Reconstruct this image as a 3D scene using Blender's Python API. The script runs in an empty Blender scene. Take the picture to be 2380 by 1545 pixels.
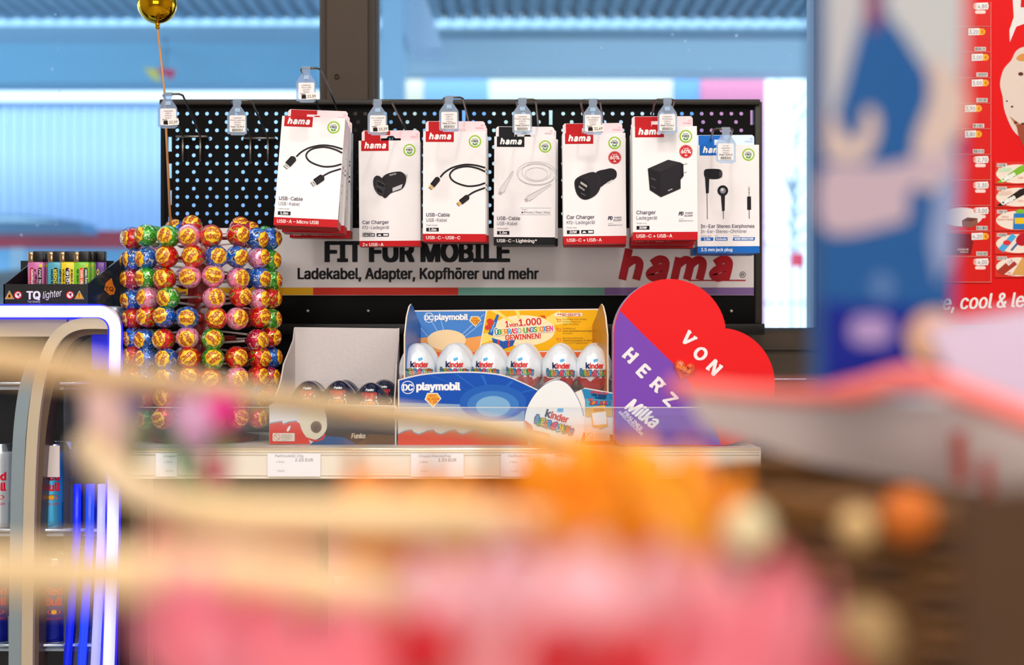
import bpy, bmesh, math, random
from mathutils import Vector, Matrix
import numpy as np
from mathutils.geometry import tessellate_polygon, delaunay_2d_cdt
random.seed(11)
PI = math.pi
S = bpy.context.scene
COL = S.collection
F = 2380 * 50 / 36.0
CZ = 1.30
def P(px, py, Y):
    return Vector(((px - 1190) * Y / F, Y, CZ - (py - 772.5) * Y / F))
def K(Y): return Y / F

# ------------------------------------------------------------------ camera, world, lights, exposure
cam = bpy.data.cameras.new('camera'); co = bpy.data.objects.new('camera', cam); COL.objects.link(co)
co.location = (0, 0, CZ); co.rotation_euler = (PI / 2, 0, 0)
cam.lens = 50; cam.sensor_width = 36; cam.clip_start = 0.05; cam.clip_end = 200
cam.dof.use_dof = True; cam.dof.focus_distance = 2.2; cam.dof.aperture_fstop = 2.6
cam.dof.aperture_blades = 0
S.camera = co
S.view_settings.view_transform = 'Standard'; S.view_settings.look = 'None'
S.view_settings.gamma = 1; S.view_settings.use_curve_mapping = False
S.view_settings.exposure = 0.24
W = bpy.data.worlds.new('sky'); S.world = W; W.use_nodes = True
bg = W.node_tree.nodes['Background']
bg.inputs[0].default_value = (0.70, 0.86, 1.0, 1); bg.inputs[1].default_value = 2.5
def area(loc, target, power, size, color, shape='DISK', sy=None):
    l = bpy.data.lights.new('ceiling_and_fill_light', 'AREA'); l.energy = power; l.shape = shape; l.size = size
    if sy: l.size_y = sy
    l.color = color
    o = bpy.data.objects.new('ceiling_and_fill_light', l); COL.objects.link(o); o.location = loc
    o.rotation_euler = (Vector(target) - Vector(loc)).to_track_quat('-Z', 'Y').to_euler(); return o
sun = bpy.data.lights.new('sun', 'SUN'); sun.energy = 2.2; sun.angle = 0.3; sun.color = (1, .97, .92)
so = bpy.data.objects.new('sun', sun); COL.objects.link(so); so.rotation_euler = (math.radians(48), 0, math.radians(-14))
WARM = (1.0, 0.94, 0.89)
area((0.15, 0.85, 2.95), (0.0, 2.3, 1.4), 7, 0.13, WARM)
area((-1.0, 0.75, 2.95), (-0.5, 2.3, 1.3), 4, 0.13, WARM)
area((1.2, 0.9, 2.95), (0.7, 2.3, 1.3), 4, 0.13, WARM)
area((0.0, 0.15, 2.95), (0.0, 0.75, 0.9), 8, 0.6, WARM)
area((0.0, -2.5, 1.5), (0.0, 2.3, 1.4), 30, 2.6, (1.0, .95, .92), 'RECTANGLE', 1.3)  # unseen fill panel added upright behind the camera to soften the lighting
area((0.0, -1.0, 2.93), (0.0, 2.3, 1.2), 38, 3.6, (1.0, .96, .94), 'RECTANGLE', .3)  # unseen fill strip added to reach the banner below the cartons
area((-1.5, 0.1, 2.9), (-0.6, 2.2, 1.1), 5, 0.4, WARM)
area((1.6, 0.1, 2.9), (0.9, 2.2, 1.1), 6, 0.4, WARM)

# ------------------------------------------------------------------ materials
MATS = {}
def lin(h):
    h = h.lstrip('#'); h = ''.join(q * 2 for q in h) if len(h) == 3 else h; c = [int(h[i:i + 2], 16) / 255 for i in (0, 2, 4)]
    return tuple((x / 12.92 if x <= .04045 else ((x + .055) / 1.055) ** 2.4) for x in c) + (1,)
def M(hexc, rough=.5, metal=0, emit=0, spec=.5, coat=0, noise=0, nscale=40, bump=0, trans=0):
    key = (hexc, rough, metal, emit, spec, coat, noise, nscale, bump, trans)
    if key in MATS: return MATS[key]
    m = bpy.data.materials.new('paint_' + hexc.lstrip('#')); m.use_nodes = True
    nt = m.node_tree; b = nt.nodes['Principled BSDF']
    c = lin(hexc)
    b.inputs['Base Color'].default_value = c; b.inputs['Roughness'].default_value = rough
    b.inputs['Metallic'].default_value = metal; b.inputs['Specular IOR Level'].default_value = spec
    b.inputs['Coat Weight'].default_value = coat; b.inputs['Coat Roughness'].default_value = .05
    b.inputs['Subsurface Weight'].default_value = 0
    if trans: b.inputs['Transmission Weight'].default_value = trans
    if emit:
        b.inputs['Emission Color'].default_value = c; b.inputs['Emission Strength'].default_value = emit
    if noise or bump:
        tc = nt.nodes.new('ShaderNodeTexCoord'); n = nt.nodes.new('ShaderNodeTexNoise')
        n.inputs['Scale'].default_value = nscale; n.inputs['Detail'].default_value = 6
        nt.links.new(tc.outputs['Object'], n.inputs['Vector'])
        if noise:
            mx = nt.nodes.new('ShaderNodeMix'); mx.data_type = 'RGBA'
            mx.inputs[6].default_value = tuple(max(0, x * (1 - noise)) for x in c[:3]) + (1,)
            mx.inputs[7].default_value = tuple(min(1, x * (1 + noise)) for x in c[:3]) + (1,)
            nt.links.new(n.outputs['Fac'], mx.inputs[0]); nt.links.new(mx.outputs[2], b.inputs['Base Color'])
        if bump:
            bp = nt.nodes.new('ShaderNodeBump'); bp.inputs['Strength'].default_value = bump; bp.inputs['Distance'].default_value = .002
            nt.links.new(n.outputs['Fac'], bp.inputs['Height']); nt.links.new(bp.outputs['Normal'], b.inputs['Normal'])
    MATS[key] = m; return m
def clear_mat(name, tint='#ffffff', haze=.12, hazecol='#dfe9f5', gloss=.08, dust=0, rough=.03):
    m = bpy.data.materials.new(name); m.use_nodes = True; nt = m.node_tree; nt.nodes.clear()
    N = nt.nodes.new; L = nt.links.new
    out = N('ShaderNodeOutputMaterial'); t = N('ShaderNodeBsdfTransparent'); t.inputs[0].default_value = lin(tint)
    d = N('ShaderNodeBsdfDiffuse'); d.inputs[0].default_value = lin(hazecol)
    tl = N('ShaderNodeBsdfTranslucent'); tl.inputs[0].default_value = lin(hazecol)
    ad = N('ShaderNodeMixShader'); ad.inputs[0].default_value = .5; L(d.outputs[0], ad.inputs[1]); L(tl.outputs[0], ad.inputs[2])
    g = N('ShaderNodeBsdfGlossy'); g.inputs['Roughness'].default_value = rough
    m1 = N('ShaderNodeMixShader'); m1.inputs[0].default_value = haze; L(t.outputs[0], m1.inputs[1]); L(ad.outputs[0], m1.inputs[2])
    if dust:
        tc = N('ShaderNodeTexCoord'); v = N('ShaderNodeTexVoronoi'); v.inputs['Scale'].default_value = 26; v.inputs['Randomness'].default_value = 1
        L(tc.outputs['Object'], v.inputs['Vector'])
        nz = N('ShaderNodeTexNoise'); nz.inputs['Scale'].default_value = 5; L(tc.outputs['Object'], nz.inputs['Vector'])
        r = N('ShaderNodeMapRange'); r.inputs[1].default_value = .10; r.inputs[2].default_value = .04; r.inputs[3].default_value = 0; r.inputs[4].default_value = dust
        L(v.outputs['Distance'], r.inputs[0])
        nr = N('ShaderNodeMapRange'); nr.inputs[1].default_value = .45; nr.inputs[2].default_value = .65; L(nz.outputs['Fac'], nr.inputs[0])
        mu = N('ShaderNodeMath'); mu.operation = 'MULTIPLY'; L(r.outputs[0], mu.inputs[0]); L(nr.outputs[0], mu.inputs[1])
        a = N('ShaderNodeMath'); a.operation = 'ADD'; a.inputs[1].default_value = haze; L(mu.outputs[0], a.inputs[0]); L(a.outputs[0], m1.inputs[0])
    m2 = N('ShaderNodeMixShader'); m2.inputs[0].default_value = gloss; L(m1.outputs[0], m2.inputs[1]); L(g.outputs[0], m2.inputs[2])
    L(m2.outputs[0], out.inputs[0]); return m
def foil(name, base, cols, scale=55, metal=.35, rough=.22, bump=.5):
    """crinkled printed foil: patches of several print colours that belong to the wrapper"""
    m = bpy.data.materials.new(name); m.use_nodes = True; nt = m.node_tree; N = nt.nodes.new; L = nt.links.new
    b = nt.nodes['Principled BSDF']; b.inputs['Metallic'].default_value = metal; b.inputs['Roughness'].default_value = rough
    b.inputs['Coat Weight'].default_value = 1; b.inputs['Coat Roughness'].default_value = .05
    tc = N('ShaderNodeTexCoord'); n = N('ShaderNodeTexVoronoi'); n.inputs['Scale'].default_value = scale * 2
    nz = N('ShaderNodeTexNoise'); nz.inputs['Scale'].default_value = scale * 2.5; nz.inputs['Detail'].default_value = 1.5; L(tc.outputs['Object'], nz.inputs['Vector'])
    L(tc.outputs['Object'], n.inputs['Vector'])
    r = N('ShaderNodeValToRGB'); r.color_ramp.interpolation = 'CONSTANT'
    L(nz.outputs['Fac'], r.inputs[0])
    el = r.color_ramp.elements; el[0].color = lin(cols[0]); el[0].position = 0
    st = [0.36, .42, .58, .62, .68]
    seq = [cols[1], base, cols[2], cols[3 % len(cols)], cols[0]]
    el[1].position = st[0]; el[1].color = lin(seq[0])
    for p_, c_ in zip(st[1:], seq[1:]):
        e = el.new(p_); e.color = lin(c_)
    L(r.outputs[0], b.inputs['Base Color'])
    v2 = N('ShaderNodeTexVoronoi'); v2.inputs['Scale'].default_value = scale * 3.2; v2.feature = 'F1'; L(tc.outputs['Object'], v2.inputs['Vector'])
    bp = N('ShaderNodeBump'); bp.inputs['Strength'].default_value = bump; bp.inputs['Distance'].default_value = .0012
    L(v2.outputs['Distance'], bp.inputs['Height']); L(bp.outputs['Normal'], b.inputs['Normal']); L(bp.outputs['Normal'], b.inputs['Coat Normal'])
    return m

# ------------------------------------------------------------------ mesh helpers
def world_of(p):
    v = Vector((0, 0, 0))
    while p is not None: v += p.location; p = p.parent
    return v
def link(name, me, parent=None, world=False):
    o = bpy.data.objects.new(name, me); COL.objects.link(o)
    if parent is not None: o.parent = parent
    return o
def tag(o, label=None, cat=None, group=None, kind=None):
    if label: o['label'] = label
    if cat: o['category'] = cat
    if group: o['group'] = group
    if kind: o['kind'] = kind
    return o
def thing(name, label, cat, loc=(0, 0, 0), group=None):
    o = bpy.data.objects.new(name, None); COL.objects.link(o); o.location = loc; o.empty_display_size = .02
    return tag(o, label, cat, group)
def copy_tree(o, parent=None):
    c = o.copy(); COL.objects.link(c); c.parent = parent
    for ch in list(o.children): copy_tree(ch, c)
    return c
class MB:
    def __init__(s): s.v = []; s.f = []; s.m = []; s.mats = []; s.sm = []
    def mi(s, m):
        if m not in s.mats: s.mats.append(m)
        return s.mats.index(m)
    def add(s, vs, fs, m, smooth=False):
        k = len(s.v); s.v += [tuple(v) for v in vs]; i = s.mi(m)
        for f in fs: s.f.append(tuple(a + k for a in f)); s.m.append(i); s.sm.append(smooth)
        return s
    def box(s, a, b, m, bev=0):
        x0, y0, z0 = [min(a[i], b[i]) for i in range(3)]; x1, y1, z1 = [max(a[i], b[i]) for i in range(3)]
        if bev:
            bm = bmesh.new(); bmesh.ops.create_cube(bm, size=1)
            for v in bm.verts: v.co = ((x0 + x1) / 2 + v.co.x * (x1 - x0), (y0 + y1) / 2 + v.co.y * (y1 - y0), (z0 + z1) / 2 + v.co.z * (z1 - z0))
            bmesh.ops.bevel(bm, geom=bm.edges[:], offset=bev, segments=2, affect='EDGES', profile=.5)
            bm.verts.index_update(); s.add([v.co for v in bm.verts], [[v.index for v in f.verts] for f in bm.faces], m, True); bm.free(); return s
        vs = [(x0, y0, z0), (x1, y0, z0), (x1, y1, z0), (x0, y1, z0), (x0, y0, z1), (x1, y0, z1), (x1, y1, z1), (x0, y1, z1)]
        return s.add(vs, [(3, 2, 1, 0), (4, 5, 6, 7), (0, 1, 5, 4), (1, 2, 6, 5), (2, 3, 7, 6), (3, 0, 4, 7)], m)
    def prism(s, pts, y0, y1, m, mside=None):
        """outline in (x,z), extruded from y0 (front) to y1"""
        n = len(pts); area2 = sum(pts[i][0] * pts[(i + 1) % n][1] - pts[(i + 1) % n][0] * pts[i][1] for i in range(n))
        if area2 < 0: pts = pts[::-1]
        vs = [(x, y0, z) for x, z in pts] + [(x, y1, z) for x, z in pts]
        s.add(vs, [tuple(range(n)), tuple(range(2 * n - 1, n - 1, -1))], m)
        k = len(s.v) - 2 * n; i = s.mi(mside or m)
        for a in range(n):
            b = (a + 1) % n; s.f.append((k + b, k + a, k + n + a, k + n + b)); s.m.append(i); s.sm.append(False)
        return s
    def tube(s, path, r, m, seg=10, closed=False, caps=True, flat=1.0):
        path = [Vector(p) for p in path]; n = len(path); rs = r if isinstance(r, (list, tuple)) else [r] * n
        T = []
        for i in range(n):
            a = path[(i - 1) % n] if (closed or i > 0) else path[i]; b = path[(i + 1) % n] if (closed or i < n - 1) else path[i]
            T.append((b - a).normalized())
        up = Vector((0, 0, 1)) if abs(T[0].z) < .9 else Vector((1, 0, 0))
        nrm = (up - T[0] * up.dot(T[0])).normalized(); vs = []
        for i in range(n):
            nrm = (nrm - T[i] * nrm.dot(T[i])).normalized(); bi = T[i].cross(nrm)
            for j in range(seg):
                a = 2 * PI * j / seg; vs.append(path[i] + (nrm * math.cos(a) + bi * math.sin(a) * flat) * rs[i])
        fs = []
        for i in range(n if closed else n - 1):
            for j in range(seg):
                a = i * seg + j; b = i * seg + (j + 1) % seg; c = ((i + 1) % n) * seg
                fs.append((a, b, c + (j + 1) % seg, c + j))
        if caps and not closed: fs.append(tuple(range(seg - 1, -1, -1))); fs.append(tuple((n - 1) * seg + j for j in range(seg)))
        return s.add(vs, fs, m, True)
    def lathe(s, prof, c, m, seg=32, axis='z', matf=None, wob=None):
        vs = []; c = Vector(c)
        for (r, h) in prof:
            for j in range(seg):
                a = 2 * PI * j / seg; rr = r * (1 + (wob(a, h) if wob else 0))
                if axis == 'z': vs.append(c + Vector((rr * math.sin(a), -rr * math.cos(a), h)))
                else: vs.append(c + Vector((rr * math.sin(a), h, rr * math.cos(a))))
        n = len(prof)
        for i in range(n - 1):
            for j in range(seg):
                a = i * seg + j; b = i * seg + (j + 1) % seg
                mm = matf(2 * PI * (j + .5) / seg, (prof[i][1] + prof[i + 1][1]) / 2) if matf else m
                s.mi(mm)
        k = len(s.v); s.v += [tuple(v) for v in vs]
        for i in range(n - 1):
            for j in range(seg):
                a = i * seg + j; b = i * seg + (j + 1) % seg
                mm = matf(2 * PI * (j + .5) / seg, (prof[i][1] + prof[i + 1][1]) / 2) if matf else m
                s.f.append((k + a, k + b, k + b + seg, k + a + seg)); s.m.append(s.mi(mm)); s.sm.append(True)
        return s
    def ball(s, c, r, m, seg=24, rings=14, sc=(1, 1, 1), wob=None):
        vs = []; c = Vector(c)
        for i in range(rings + 1):
            t = PI * i / rings
            for j in range(seg):
                a = 2 * PI * j / seg; d = Vector((math.sin(t) * math.cos(a), math.sin(t) * math.sin(a), math.cos(t)))
                q = r * (1 + (wob(d) if wob else 0)); vs.append(c + Vector((d.x * sc[0], d.y * sc[1], d.z * sc[2])) * q)
        fs = [(i * seg + j, (i + 1) * seg + j, (i + 1) * seg + (j + 1) % seg, i * seg + (j + 1) % seg) for i in range(rings) for j in range(seg)]
        return s.add(vs, fs, m, True)
    def mesh(s, name, org=Vector((0, 0, 0)), weld=False):
        me = bpy.data.meshes.new(name); me.from_pydata([tuple(Vector(v) - org) for v in s.v], [], s.f)
        for m in s.mats: me.materials.append(m)
        me.polygons.foreach_set('material_index', s.m); me.polygons.foreach_set('use_smooth', s.sm)
        if weld:
            bm = bmesh.new(); bm.from_mesh(me); bmesh.ops.remove_doubles(bm, verts=bm.verts, dist=1e-6); bm.to_mesh(me); bm.free()
        me.update(); return me
    def build(s, name, parent=None, weld=False):
        return link(name, s.mesh(name, world_of(parent), weld), parent)
def plate(name, outline, holes, y0, y1, m, parent):
    """flat plate with real holes; outline and holes in (x,z) world metres"""
    cu = bpy.data.curves.new('outline', 'CURVE'); cu.dimensions = '2D'; cu.fill_mode = 'BOTH'; cu.extrude = (y1 - y0) / 2
    for pts in [outline] + holes:
        sp = cu.splines.new('POLY'); sp.points.add(len(pts) - 1)
        for q, p in zip(sp.points, pts): q.co = (p[0], p[1], 0, 1)
        sp.use_cyclic_u = True
    ob = bpy.data.objects.new('tmp', cu); t = ob.to_mesh(); ym = (y0 + y1) / 2
    mb = MB(); mb.add([(v.co.x, ym - v.co.z, v.co.y) for v in t.vertices], [tuple(p.vertices) for p in t.polygons], m)
    ob.to_mesh_clear(); bpy.data.objects.remove(ob); bpy.data.curves.remove(cu)
    return mb.build(name, parent, True)

TXT = {}
FONT = None
try:  # the sans-serif that ships inside Blender itself; the built-in face is the fallback
    FONT = bpy.data.fonts.load(bpy.utils.system_resource('DATAFILES', path='fonts') + '/Inter.woff2')
except Exception: FONT = None
def fill_nonzero(v, edges):
    """fill glyph outlines that may overlap, by the non-zero winding rule"""
    nxt = [0] * len(v); start = 0; linked = {(min(e), max(e)) for e in edges}; loops = []
    for i in range(len(v)):
        if i + 1 >= len(v) or (i, i + 1) not in linked: loops.append((start, i)); start = i + 1
    E = []
    for a, b in loops:
        if b - a >= 2: E += [(q, q + 1) for q in range(a, b)] + [(b, a)]
    if not E: return [], []
    A_ = np.array([v[e[0]] for e in E]); B_ = np.array([v[e[1]] for e in E])
    r = delaunay_2d_cdt([Vector(p) for p in v], E, [], 0, 1e-6); vs = [(p.x, p.y) for p in r[0]]; out = []
    for t in r[2]:
        c = np.mean([vs[i] for i in t], axis=0); up = (A_[:, 1] <= c[1]) & (B_[:, 1] > c[1]); dn = (B_[:, 1] <= c[1]) & (A_[:, 1] > c[1])
        side = (B_[:, 0] - A_[:, 0]) * (c[1] - A_[:, 1]) - (c[0] - A_[:, 0]) * (B_[:, 1] - A_[:, 1])
        if (up & (side > 0)).sum() - (dn & (side < 0)).sum() != 0: out.append(tuple(t))
    return vs, out
def textmesh(s, off, sh, res):
    k = (s, off, sh, res)
    if k in TXT: return TXT[k]
    cu = bpy.data.curves.new('t', 'FONT'); cu.body = s; cu.size = 1; cu.offset = off; cu.shear = sh; cu.resolution_u = res
    if FONT: cu.font = FONT
    cu.fill_mode = 'NONE' if FONT else 'FRONT'
    ob = bpy.data.objects.new('t', cu); me = ob.to_mesh()
    v = [(a.co.x, a.co.y) for a in me.vertices]; f = [tuple(p.vertices) for p in me.polygons]
    if FONT and v: v, f = fill_nonzero(v, [tuple(e.vertices) for e in me.edges])
    ob.to_mesh_clear(); bpy.data.objects.remove(ob); bpy.data.curves.remove(cu)
    TXT[k] = (v, f); return TXT[k]
CAPH = max(a[1] for a in textmesh('H', 0, 0, 1)[0])
class Art:
    """flat print: 2-D shapes in photo-pixel units (v down), stacked in hair-thin layers"""
    def __init__(s, rough=.45): s.it = []; s.rough = rough
    def poly(s, pts, c, l=1, seg=None): s.it.append(([tuple(p) for p in pts], [tuple(range(len(pts)))], c, l)); return s
    def rect(s, x0, y0, x1, y1, c, l=1): return s.poly([(x0, y0), (x1, y0), (x1, y1), (x0, y1)], c, l)
    def rrect(s, x0, y0, x1, y1, r, c, l=1):
        p = []
        for cx, cy, a in ((x1 - r, y0 + r, -90), (x1 - r, y1 - r, 0), (x0 + r, y1 - r, 90), (x0 + r, y0 + r, 180)):
            for k in range(5): t = math.radians(a + k * 22.5); p.append((cx + r * math.cos(t), cy + r * math.sin(t)))
        return s.poly(p, c, l)
    def ell(s, cx, cy, rx, ry, c, l=1, rot=0, n=28):
        ca, sa = math.cos(rot), math.sin(rot)
        return s.poly([(cx + rx * math.cos(t) * ca - ry * math.sin(t) * sa, cy + rx * math.cos(t) * sa + ry * math.sin(t) * ca) for t in [2 * PI * k / n for k in range(n)]], c, l)
    def line(s, pts, w, c, l=1, closed=False):
        n = len(pts); L_, R_ = [], []
        for i in range(n):
            a = Vector(pts[(i - 1) % n] if (closed or i) else pts[i]); b = Vector(pts[(i + 1) % n] if (closed or i < n - 1) else pts[i])
            d = (b - a); d = d.normalized() if d.length else Vector((1, 0)); q = Vector((-d.y, d.x)) * w / 2
            L_.append(tuple(Vector(pts[i]) + q)); R_.append(tuple(Vector(pts[i]) - q))
        vs = L_ + R_; fs = [(i, (i + 1) % n, n + (i + 1) % n, n + i) for i in range(n if closed else n - 1)]
        s.it.append((vs, fs, c, l)); return s
    def curve(s, pts, w, c, l=1, closed=False, sub=6):
        return s.line(smooth(pts, sub, closed), w, c, l, closed)
    def text(s, t, x, y, cap, c, w=None, bold=0, sh=0, rot=0, l=2, al='l', res=2, bend=0):
        """x,y = left end of the baseline; cap height and width in pixels; rot clockwise degrees"""
        if bold > .011:
            e = bold / CAPH * cap * .62
            for dx, dy in (((-e, -e * .4), (-e, e * .5), (e, -e * .4), (e, e * .5), (0, -e * .5), (0, e * .6)) if bold > .035 else ((-e, 0), (e, 0), (0, -e * .7))): s.text(t, x + dx, y + dy, cap, c, w, 0, sh, rot, l, al, res, bend)
            return s
        v, f = textmesh(t, bold, sh, res)
        if not v: return s
        x0 = min(a[0] for a in v); x1 = max(a[0] for a in v); k = cap / CAPH; kx = k if w is None else w / (x1 - x0)
        ww = (x1 - x0) * kx; ox = {'l': 0, 'c': -ww / 2, 'r': -ww}[al]; ca, sa = math.cos(math.radians(rot)), math.sin(math.radians(rot)); vs = []
        for a, b in v:
            u = (a - x0) * kx + ox; q = -b * k + (bend * ((u / (ww or 1)) ** 2) if bend else 0)
            vs.append((x + u * ca - q * sa, y + u * sa + q * ca))
        s.it.append((vs, f, c, l)); return s
    def hama(s, x, y, w, h, c, l=2, sh=.22):
        """heavy slanted logo lettering from thick strokes; x,y = lower left"""
        a_ = [[(.10, .52), (.26, .66), (.42, .54), (.42, 0)], [(.42, .38), (.22, .36), (.10, .19), (.24, .06), (.42, .17)]]
        G = [(0, [[(.1, 0), (.1, 1)], [(.1, .46), (.27, .64), (.42, .52), (.42, 0)]]), (.60, a_), (1.20, [[(.1, 0), (.1, .72)], [(.1, .46), (.25, .64), (.39, .52), (.39, 0)], [(.39, .46), (.54, .64), (.68, .52), (.68, 0)]]), (2.06, a_)]
        k = w / 2.60
        for ox, strokes in G:
            for st in strokes:
                p = smooth(st, 5) if len(st) > 2 else st
                s.line([(x + (ox + u) * k + v * h * sh, y - v * h) for u, v in p], .185 * k, c, l)
        return s
    def letters(s, t, x0, x1, y, cap, cols, bold=.03, out=None, ow=.09, rot=0, l=3, jump=0):
        n = len(t); w = (x1 - x0) / n; ca, sa = math.cos(math.radians(rot)), math.sin(math.radians(rot))
        for i, ch in enumerate(t):
            u = i * w; q = (jump if i % 2 else -jump); X = x0 + u * ca - q * sa; Y = y + u * sa + q * ca
            ww = w * .9 if ch not in 'I!' else w * .5; r2 = rot + (6 if i % 2 else -6) * (1 if jump else 0)
            if out: s.text(ch, X - w * .1, Y + cap * .06, cap * 1.12, out, ww * 1.22, bold + ow, 0, r2, l)
            s.text(ch, X, Y, cap, cols[i % len(cols)], ww, bold, 0, r2, l + 1)
        return s
    def barcode(s, x0, y0, x1, y1, l=3, bg='#f2efe8', c='#2a2626'):
        s.rect(x0 - 1, y0 - 1, x1 + 1, y1 + 1, bg, l - 1); rnd = random.Random(int(x0 * 7 + y0)); x = x0
        while x < x1 - .5:
            w = rnd.choice((.5, .8, 1.3)); s.rect(x, y0, min(x + w, x1), y1, c, l); x += w + rnd.choice((.5, .8, 1.1))
        return s
    def blurb(s, x, y, w, n, lh, c, cap=2.0, l=3, rnd=random.Random(3)):
        for i in range(n):
            xx = x; end = x + w * rnd.uniform(.7, 1)
            while xx < end: ww = rnd.uniform(3, 8); s.rect(xx, y + i * lh, min(xx + ww, end), y + i * lh + cap * .45, c, l); xx += ww + 1.4
        return s
    def build(s, name, parent, fn, extra=None):
        mb = MB(); w0 = world_of(parent) if fn is None or getattr(fn, 'world', True) else Vector((0, 0, 0))
        for ii, (vs, fs, c, l) in enumerate(s.it):
            l = l + (ii % 9) * .09
            m = c if not isinstance(c, str) else M(c, max(s.rough, .45), spec=.15)
            P3 = [fn(a, b, l) for a, b in vs]; out = []
            for f in fs:
                if len(f) > 4:
                    tri = tessellate_polygon([[Vector((vs[i][0], vs[i][1], 0)) for i in f]])
                    out += [tuple(f[i] for i in t) for t in tri]
                else: out.append(f)
            # face the viewer side: flip triangles wound the other way in (u, v)
            fl = []
            for f in out:
                ar = sum(vs[f[i]][0] * vs[f[(i + 1) % len(f)]][1] - vs[f[(i + 1) % len(f)]][0] * vs[f[i]][1] for i in range(len(f)))
                fl.append(f[::-1] if ar > 0 else f)
            mb.add(P3, fl, m)
        me = mb.mesh(name, w0 if not getattr(fn, 'local', False) else Vector((0, 0, 0)))
        return link(name, me, parent)
EPS = .00022
def at_plane(Y):
    def fn(u, v, l): return P(u, v, Y) + Vector((0, -l * EPS, 0))
    return fn
def smooth(pts, sub=6, closed=False):
    pts = [Vector(p) for p in pts]; n = len(pts); out = []
    for i in range(n if closed else n - 1):
        p0 = pts[(i - 1) % n] if (closed or i) else pts[i]; p1 = pts[i]; p2 = pts[(i + 1) % n]; p3 = pts[(i + 2) % n] if (closed or i < n - 2) else pts[i + 1]
        for k in range(sub):
            t = k / sub; out.append(.5 * ((2 * p1) + (p2 - p0) * t + (2 * p0 - 5 * p1 + 4 * p2 - p3) * t * t + (3 * p1 - p0 - 3 * p2 + p3) * t ** 3))
    if not closed: out.append(pts[-1])
    return [tuple(p) for p in out]
ORD = ['first', 'second', 'third', 'fourth', 'fifth', 'sixth', 'seventh', 'eighth', 'ninth', 'tenth', 'eleventh']

# ------------------------------------------------------------------ the room
def struct(name, a, b, m):
    o = MB().box(a, b, m).build(name); o['kind'] = 'structure'; return o
wallm = M('#d8cfc4', .8, noise=.04)
struct('floor', (-3.2, -2.6, -.1), (3.2, 2.62, 0), M('#c9c0b2', .35, noise=.1, nscale=6))
struct('ceiling', (-3.2, -2.6, 3.0), (3.2, 2.62, 3.1), M('#e6e0d8', .8))
struct('wall_left', (-3.3, -2.6, 0), (-3.2, 2.62, 3.0), wallm)
struct('wall_right', (3.2, -2.6, 0), (3.3, 2.62, 3.0), wallm)
struct('wall_front', (-3.3, -2.7, 0), (3.3, -2.6, 3.0), M('#e4ddd4', .8))
GY = 2.50
taupe = M('#44382d', .6, spec=.25, noise=.05); dkgask = M('#0d1420', .4)
xR = P(1902, 0, GY).x; zS = P(0, 768, GY).z
struct('wall_back', (xR + .005, 2.44, 0), (3.2, 2.62, 3.0), M('#cfd3da', .6))
# parapet below the window
mb = MB().box((-3.2, 2.47, 0), (xR + .005, 2.60, P(0, 885, 2.5).z), M('#3a332c', .7)); o = mb.build('wall_back_parapet'); o['kind'] = 'structure'
def window(n, x0, x1, z0, z1, fw=.03):
    w = bpy.data.objects.new('window_%d' % n, None); COL.objects.link(w); w['kind'] = 'structure'; w.location = ((x0 + x1) / 2, GY, z0)
    fr = MB().box((x0, 2.475, z1), (x1, 2.56, z1 + .08), taupe).box((x0, 2.475, z0 - .08), (x1, 2.56, z0), taupe); fr.build('window_frame', w)
    g = MB()
    g.box((x0, 2.485, z0), (x0 + .006, 2.505, z1), dkgask).box((x1 - .006, 2.485, z0), (x1, 2.505, z1), dkgask).box((x0, 2.485, z0), (x1, 2.505, z0 + .005), dkgask)
    g.build('rubber_gasket', w)
    MB().box((x0 + .002, 2.494, z0 + .002), (x1 - .002, 2.498, z1), GLASS).build('window_pane', w); return w
GLASS = clear_mat('window_glass', '#f4fbff', haze=.035, hazecol='#cfe6f7', gloss=.012, dust=.55)
xm0, xm1 = P(749, 0, 2.475).x, P(871, 0, 2.475).x
window(1, -3.2, xm0, zS, 2.92); window(2, xm1, xR, zS, 2.92)
m1 = bpy.data.objects.new('window_mullion', None); COL.objects.link(m1); m1['kind'] = 'structure'; m1.location = (xm0, 2.44, 0)
MB().box((xm0 + .012, 2.445, .9), (xm1 - .01, 2.56, 3.0), taupe).build('mullion_post', m1)
MB().box((xm0, 2.465, .9), (xm0 + .012, 2.55, 3.0), taupe).box((xm1 - .01, 2.465, .9), (xm1, 2.55, 3.0), taupe).build('side_trim', m1)
c = P(783, 178, 2.445); MB().lathe([(0.0035, -.004), (.0045, -.002), (.005, 0), (.005, .002)], c, M('#8c8070', .3, .8), 16, 'y').build('screw', m1)
s_ = struct('trim_1', (xm1, 2.46, P(0, 880, 2.46).z), (xR + .01, 2.5, P(0, 775, 2.46).z), taupe)
s_ = struct('trim_2', (xm1, 2.452, P(0, 812, 2.46).z), (xR + .01, 2.462, P(0, 808, 2.46).z), M('#2e261e', .6))

# ------------------------------------------------------------------ outside
def ext(name, a, b, m, label=None, cat=None):
    o = MB().box(a, b, m).build(name)
    if label: tag(o, label, cat)
    else: o['kind'] = 'structure'
    return o
ext('ground_outside', (-30, 2.7, -.3), (30, 40, -.2), M('#8f9aa3', .9, noise=.1, nscale=2))
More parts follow.
